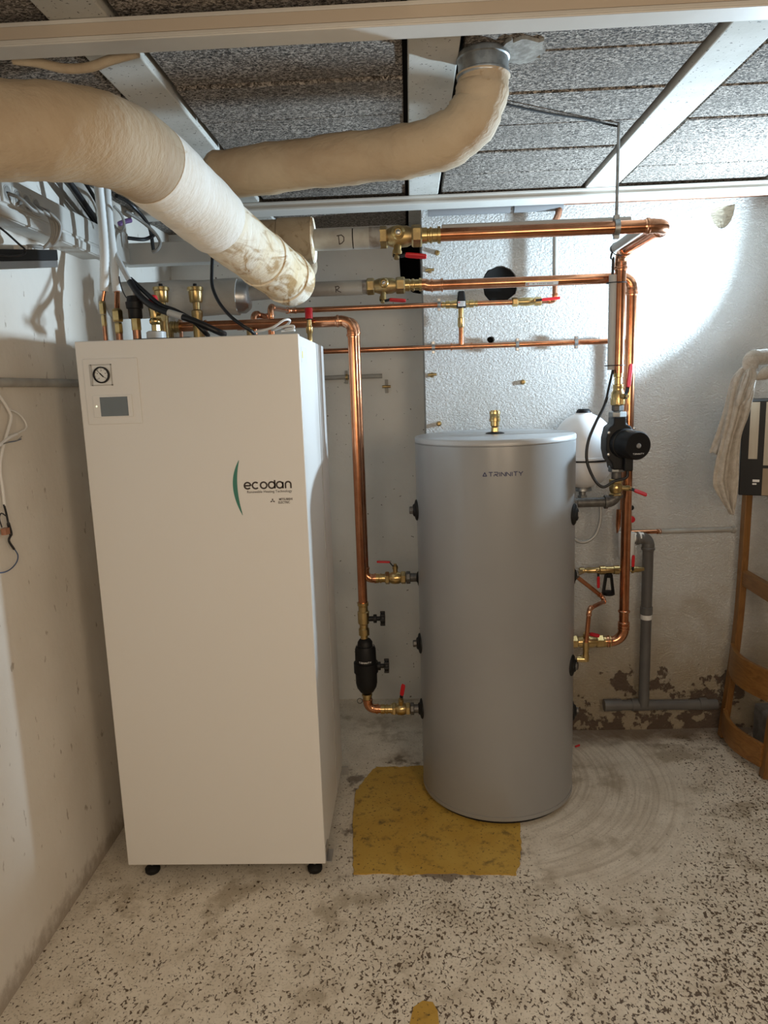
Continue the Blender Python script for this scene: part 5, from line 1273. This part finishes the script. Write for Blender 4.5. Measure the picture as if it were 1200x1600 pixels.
# ------------------------------------------------------------------ chair frame, box and towel at the right edge
T = thing('wooden_chair', 'brown wooden chair frame with bowed slats at the right edge', 'chair', (2.12, .70, 0))
pA0, pA1 = V((2.108, .852, 0)), V((2.150, .85, 1.03))
def post(p0, p1, w_, d_, mid=None):
    pts = smoothp([p0, mid if mid else (p0+p1)/2, p1], 8)
    build(B().ribbon(pts, w_, d_, Y_), 'post', 'wood', T, bev=.003)
post(V((2.108, .852, 0)), V((2.158, .85, 1.03)), .036, .026, V((2.148, .851, .48)))
post(V((2.128, .540, 0)), V((2.178, .50, 1.03)), .036, .026, V((2.160, .53, .48)))
def slat(z0, z1, pxl, bow, lab=None):
    vs = []; n = 16
    for k in range(n+1):
        t = k/n; y = .842-.295*t; x = pxl+.012*t-bow*math.sin(PI*t)
        vs += [(x, y, z0), (x+.016, y, z0), (x+.020, y, z1), (x+.004, y, z1)]
    b2 = B().add(vs, [(4*k+i, 4*k+(i+1) % 4, 4*k+4+(i+1) % 4, 4*k+4+i) for k in range(n) for i in range(4)]+[(0, 1, 2, 3), (4*n+3, 4*n+2, 4*n+1, 4*n)], True)
    build(b2, 'slat', 'wood_slat', T, bev=.002)
def zat(px, py, Y=.80): return at(px, py, Y).z
slat(.035, .125, 2.098, .035); slat(.285, .400, 2.115, .035)
build(B().obox((2.155, .70, .665), (.013, 0, 0), (.004, .15, 0), (0, 0, .030)), 'rail', 'wood_slat', T, bev=.003)
build(B().box((2.19, .60, .02), (2.42, .83, .155)), 'x', 'stone_block', T) if False else None
tag(build(B().box((2.20, .56, -.002), (2.46, .80, .17)), 'stone_block', 'stone_block', bev=.012), 'grey stone block on the floor behind the bottom chair slat', 'block')
for k, (dx, y) in enumerate(((2.30, .62), (2.30, .82))):
    build(B().box((dx, y, .18), (dx+.03, y+.025, 1.03)), 'leg', 'gasket', T) if k else None
build(B().box((2.15, .52, 1.028), (2.52, .86, 1.050)), 'seat_board', 'wood', T, bev=.002)
# box
bx0, bz0, bz1 = at(1157, 700, .47).x, 1.050, at(1180, 626, .47).z
T = thing('cardboard_box', 'black printed cardboard box with tan tape on the wooden chair frame', 'box', (2.2, .6, bz0))
BO = V((bx0, .47, 0)); BA = math.radians(-27); bu = V((math.cos(BA), math.sin(BA), 0)); bw = V((-math.sin(BA), math.cos(BA), 0))
def bxo(nm, mat, u0, u1, w0, w1, z0, z1, bev=0):
    build(B().add([BO+bu*u+bw*w_+Z_*z_ for z_ in (z0, z1) for u, w_ in ((u0, w0), (u1, w0), (u1, w1), (u0, w1))], [(0,3,2,1),(4,5,6,7),(0,1,5,4),(1,2,6,5),(2,3,7,6),(3,0,4,7)]), nm, mat, T, bev=bev)
bxo('carton', 'black', 0, .36, 0, .28, bz0, bz1, .003)
bxo('tape_strip', 'tape_tan', .024, .050, -.0012, 0, bz0+.12, bz1-.004)
bxo('tape_strip', 'tape_tan', .068, .30, -.0012, 0, bz0+.10, bz1-.004)
bxo('cardboard_panel', 'cardboard', .068, .34, -.0014, 0, bz0+.002, bz0+.09)
bxo('print', 'white_ink', .040, .060, -.0010, 0, bz0+.045, bz0+.053)
bxo('print', 'white_ink', .040, .052, -.0010, 0, bz0+.036, bz0+.041)
# towel
T = thing('towel', 'crumpled beige terry towel hanging over the box beside the wall', 'towel', at(1130, 800, .42))
def sheet(Lp, Rp, amp, nf, ph, thick=.006, nu=22):
    Ls = smoothp([at(*p) for p in Lp], 6); Rs = smoothp([at(*p) for p in Rp], 6); m_ = min(len(Ls), len(Rs)); vs = []
    for j in range(m_):
        t = j/(m_-1)
        for i in range(nu+1):
            u = i/nu; p = Ls[j].lerp(Rs[j], u)
            off = amp*(math.sin(u*nf*2*PI+ph+t*.9)*(.4+.6*t)+.35*math.sin(u*nf*5*PI+ph*2+t*2.2))
            p = p+V((0, -abs(amp)*.4+off, .002*math.sin(u*17+t*9))); vs.append(p)
    w2 = nu+1
    b2 = B().add(vs, [(j*w2+i, j*w2+i+1, (j+1)*w2+i+1, (j+1)*w2+i) for j in range(m_-1) for i in range(nu)], True)
    return build(b2, 'fold', 'terry', T, sub=1, solid=thick)
sheet([(1158, 574, .45), (1142, 596, .44), (1131, 640, .43), (1119, 680, .43), (1109, 707, .43)], [(1172, 580, .43), (1158, 610, .42), (1150, 650, .42), (1135, 690, .425), (1123, 711, .43)], .008, 1.2, .4)
sheet([(1158, 574, .43), (1145, 600, .41), (1136, 650, .40), (1127, 690, .395), (1118, 722, .395), (1114, 755, .395), (1121, 772, .395), (1132, 790, .395), (1141, 803, .395)], [(1180, 592, .42), (1176, 618, .40), (1168, 650, .40), (1157, 680, .40), (1153, 715, .40), (1152, 745, .40), (1150, 768, .40), (1147, 790, .40), (1144, 803, .40)], .010, 1.6, 1.1)
sheet([(1166, 578, .41), (1160, 592, .39), (1154, 612, .375), (1150, 625, .37), (1151, 634, .37)], [(1176, 572, .41), (1182, 588, .40), (1175, 606, .38), (1170, 622, .37), (1160, 632, .37)], .006, 1.4, 2.2)
# rolled top edge
b_ = B().tube(smoothp([at(1170, 590, .42), at(1172, 572, .43), at(1176, 560, .44), at(1190, 558, .45), at(1215, 556, .47), at(1250, 556, .49)], 7), [.010, .012, .014, .016, .017, .018, .018, .019, .019, .020]+[.020]*40, 16, squash=1.25)
build(b_, 'rolled_edge', 'terry', T)
b_ = B().tube(smoothp([at(1182, 592, .40), at(1192, 586, .40), at(1203, 580, .41), at(1230, 575, .43)], 7), [.004+.008*min(1, i/8) for i in range(22)], 12, squash=1.5); build(b_, 'rolled_edge', 'terry', T)
# small red screw cap left on the floor by the tank
p = atz(899, 1168, 0); tag(build(B().tube([p+Z_*.004, p+V((.018, .008, .006))], .004, 8), 'plastic_scrap', 'red'), 'tiny red plastic scrap on the floor right of the tank', 'scrap')

# cream hose sagging below the near trunking
hp = [at(20, 93, -.46), at(60, 98, -.45), at(100, 107, -.44), at(140, 105, -.44), at(175, 93, -.45), at(215, 82, -.46)]
tag(build(B().tube(smoothp(hp, 7), .009, 10), 'ceiling_hose', 'lagging'), 'cream hose sagging under the near ceiling trunking at top left', 'hose')
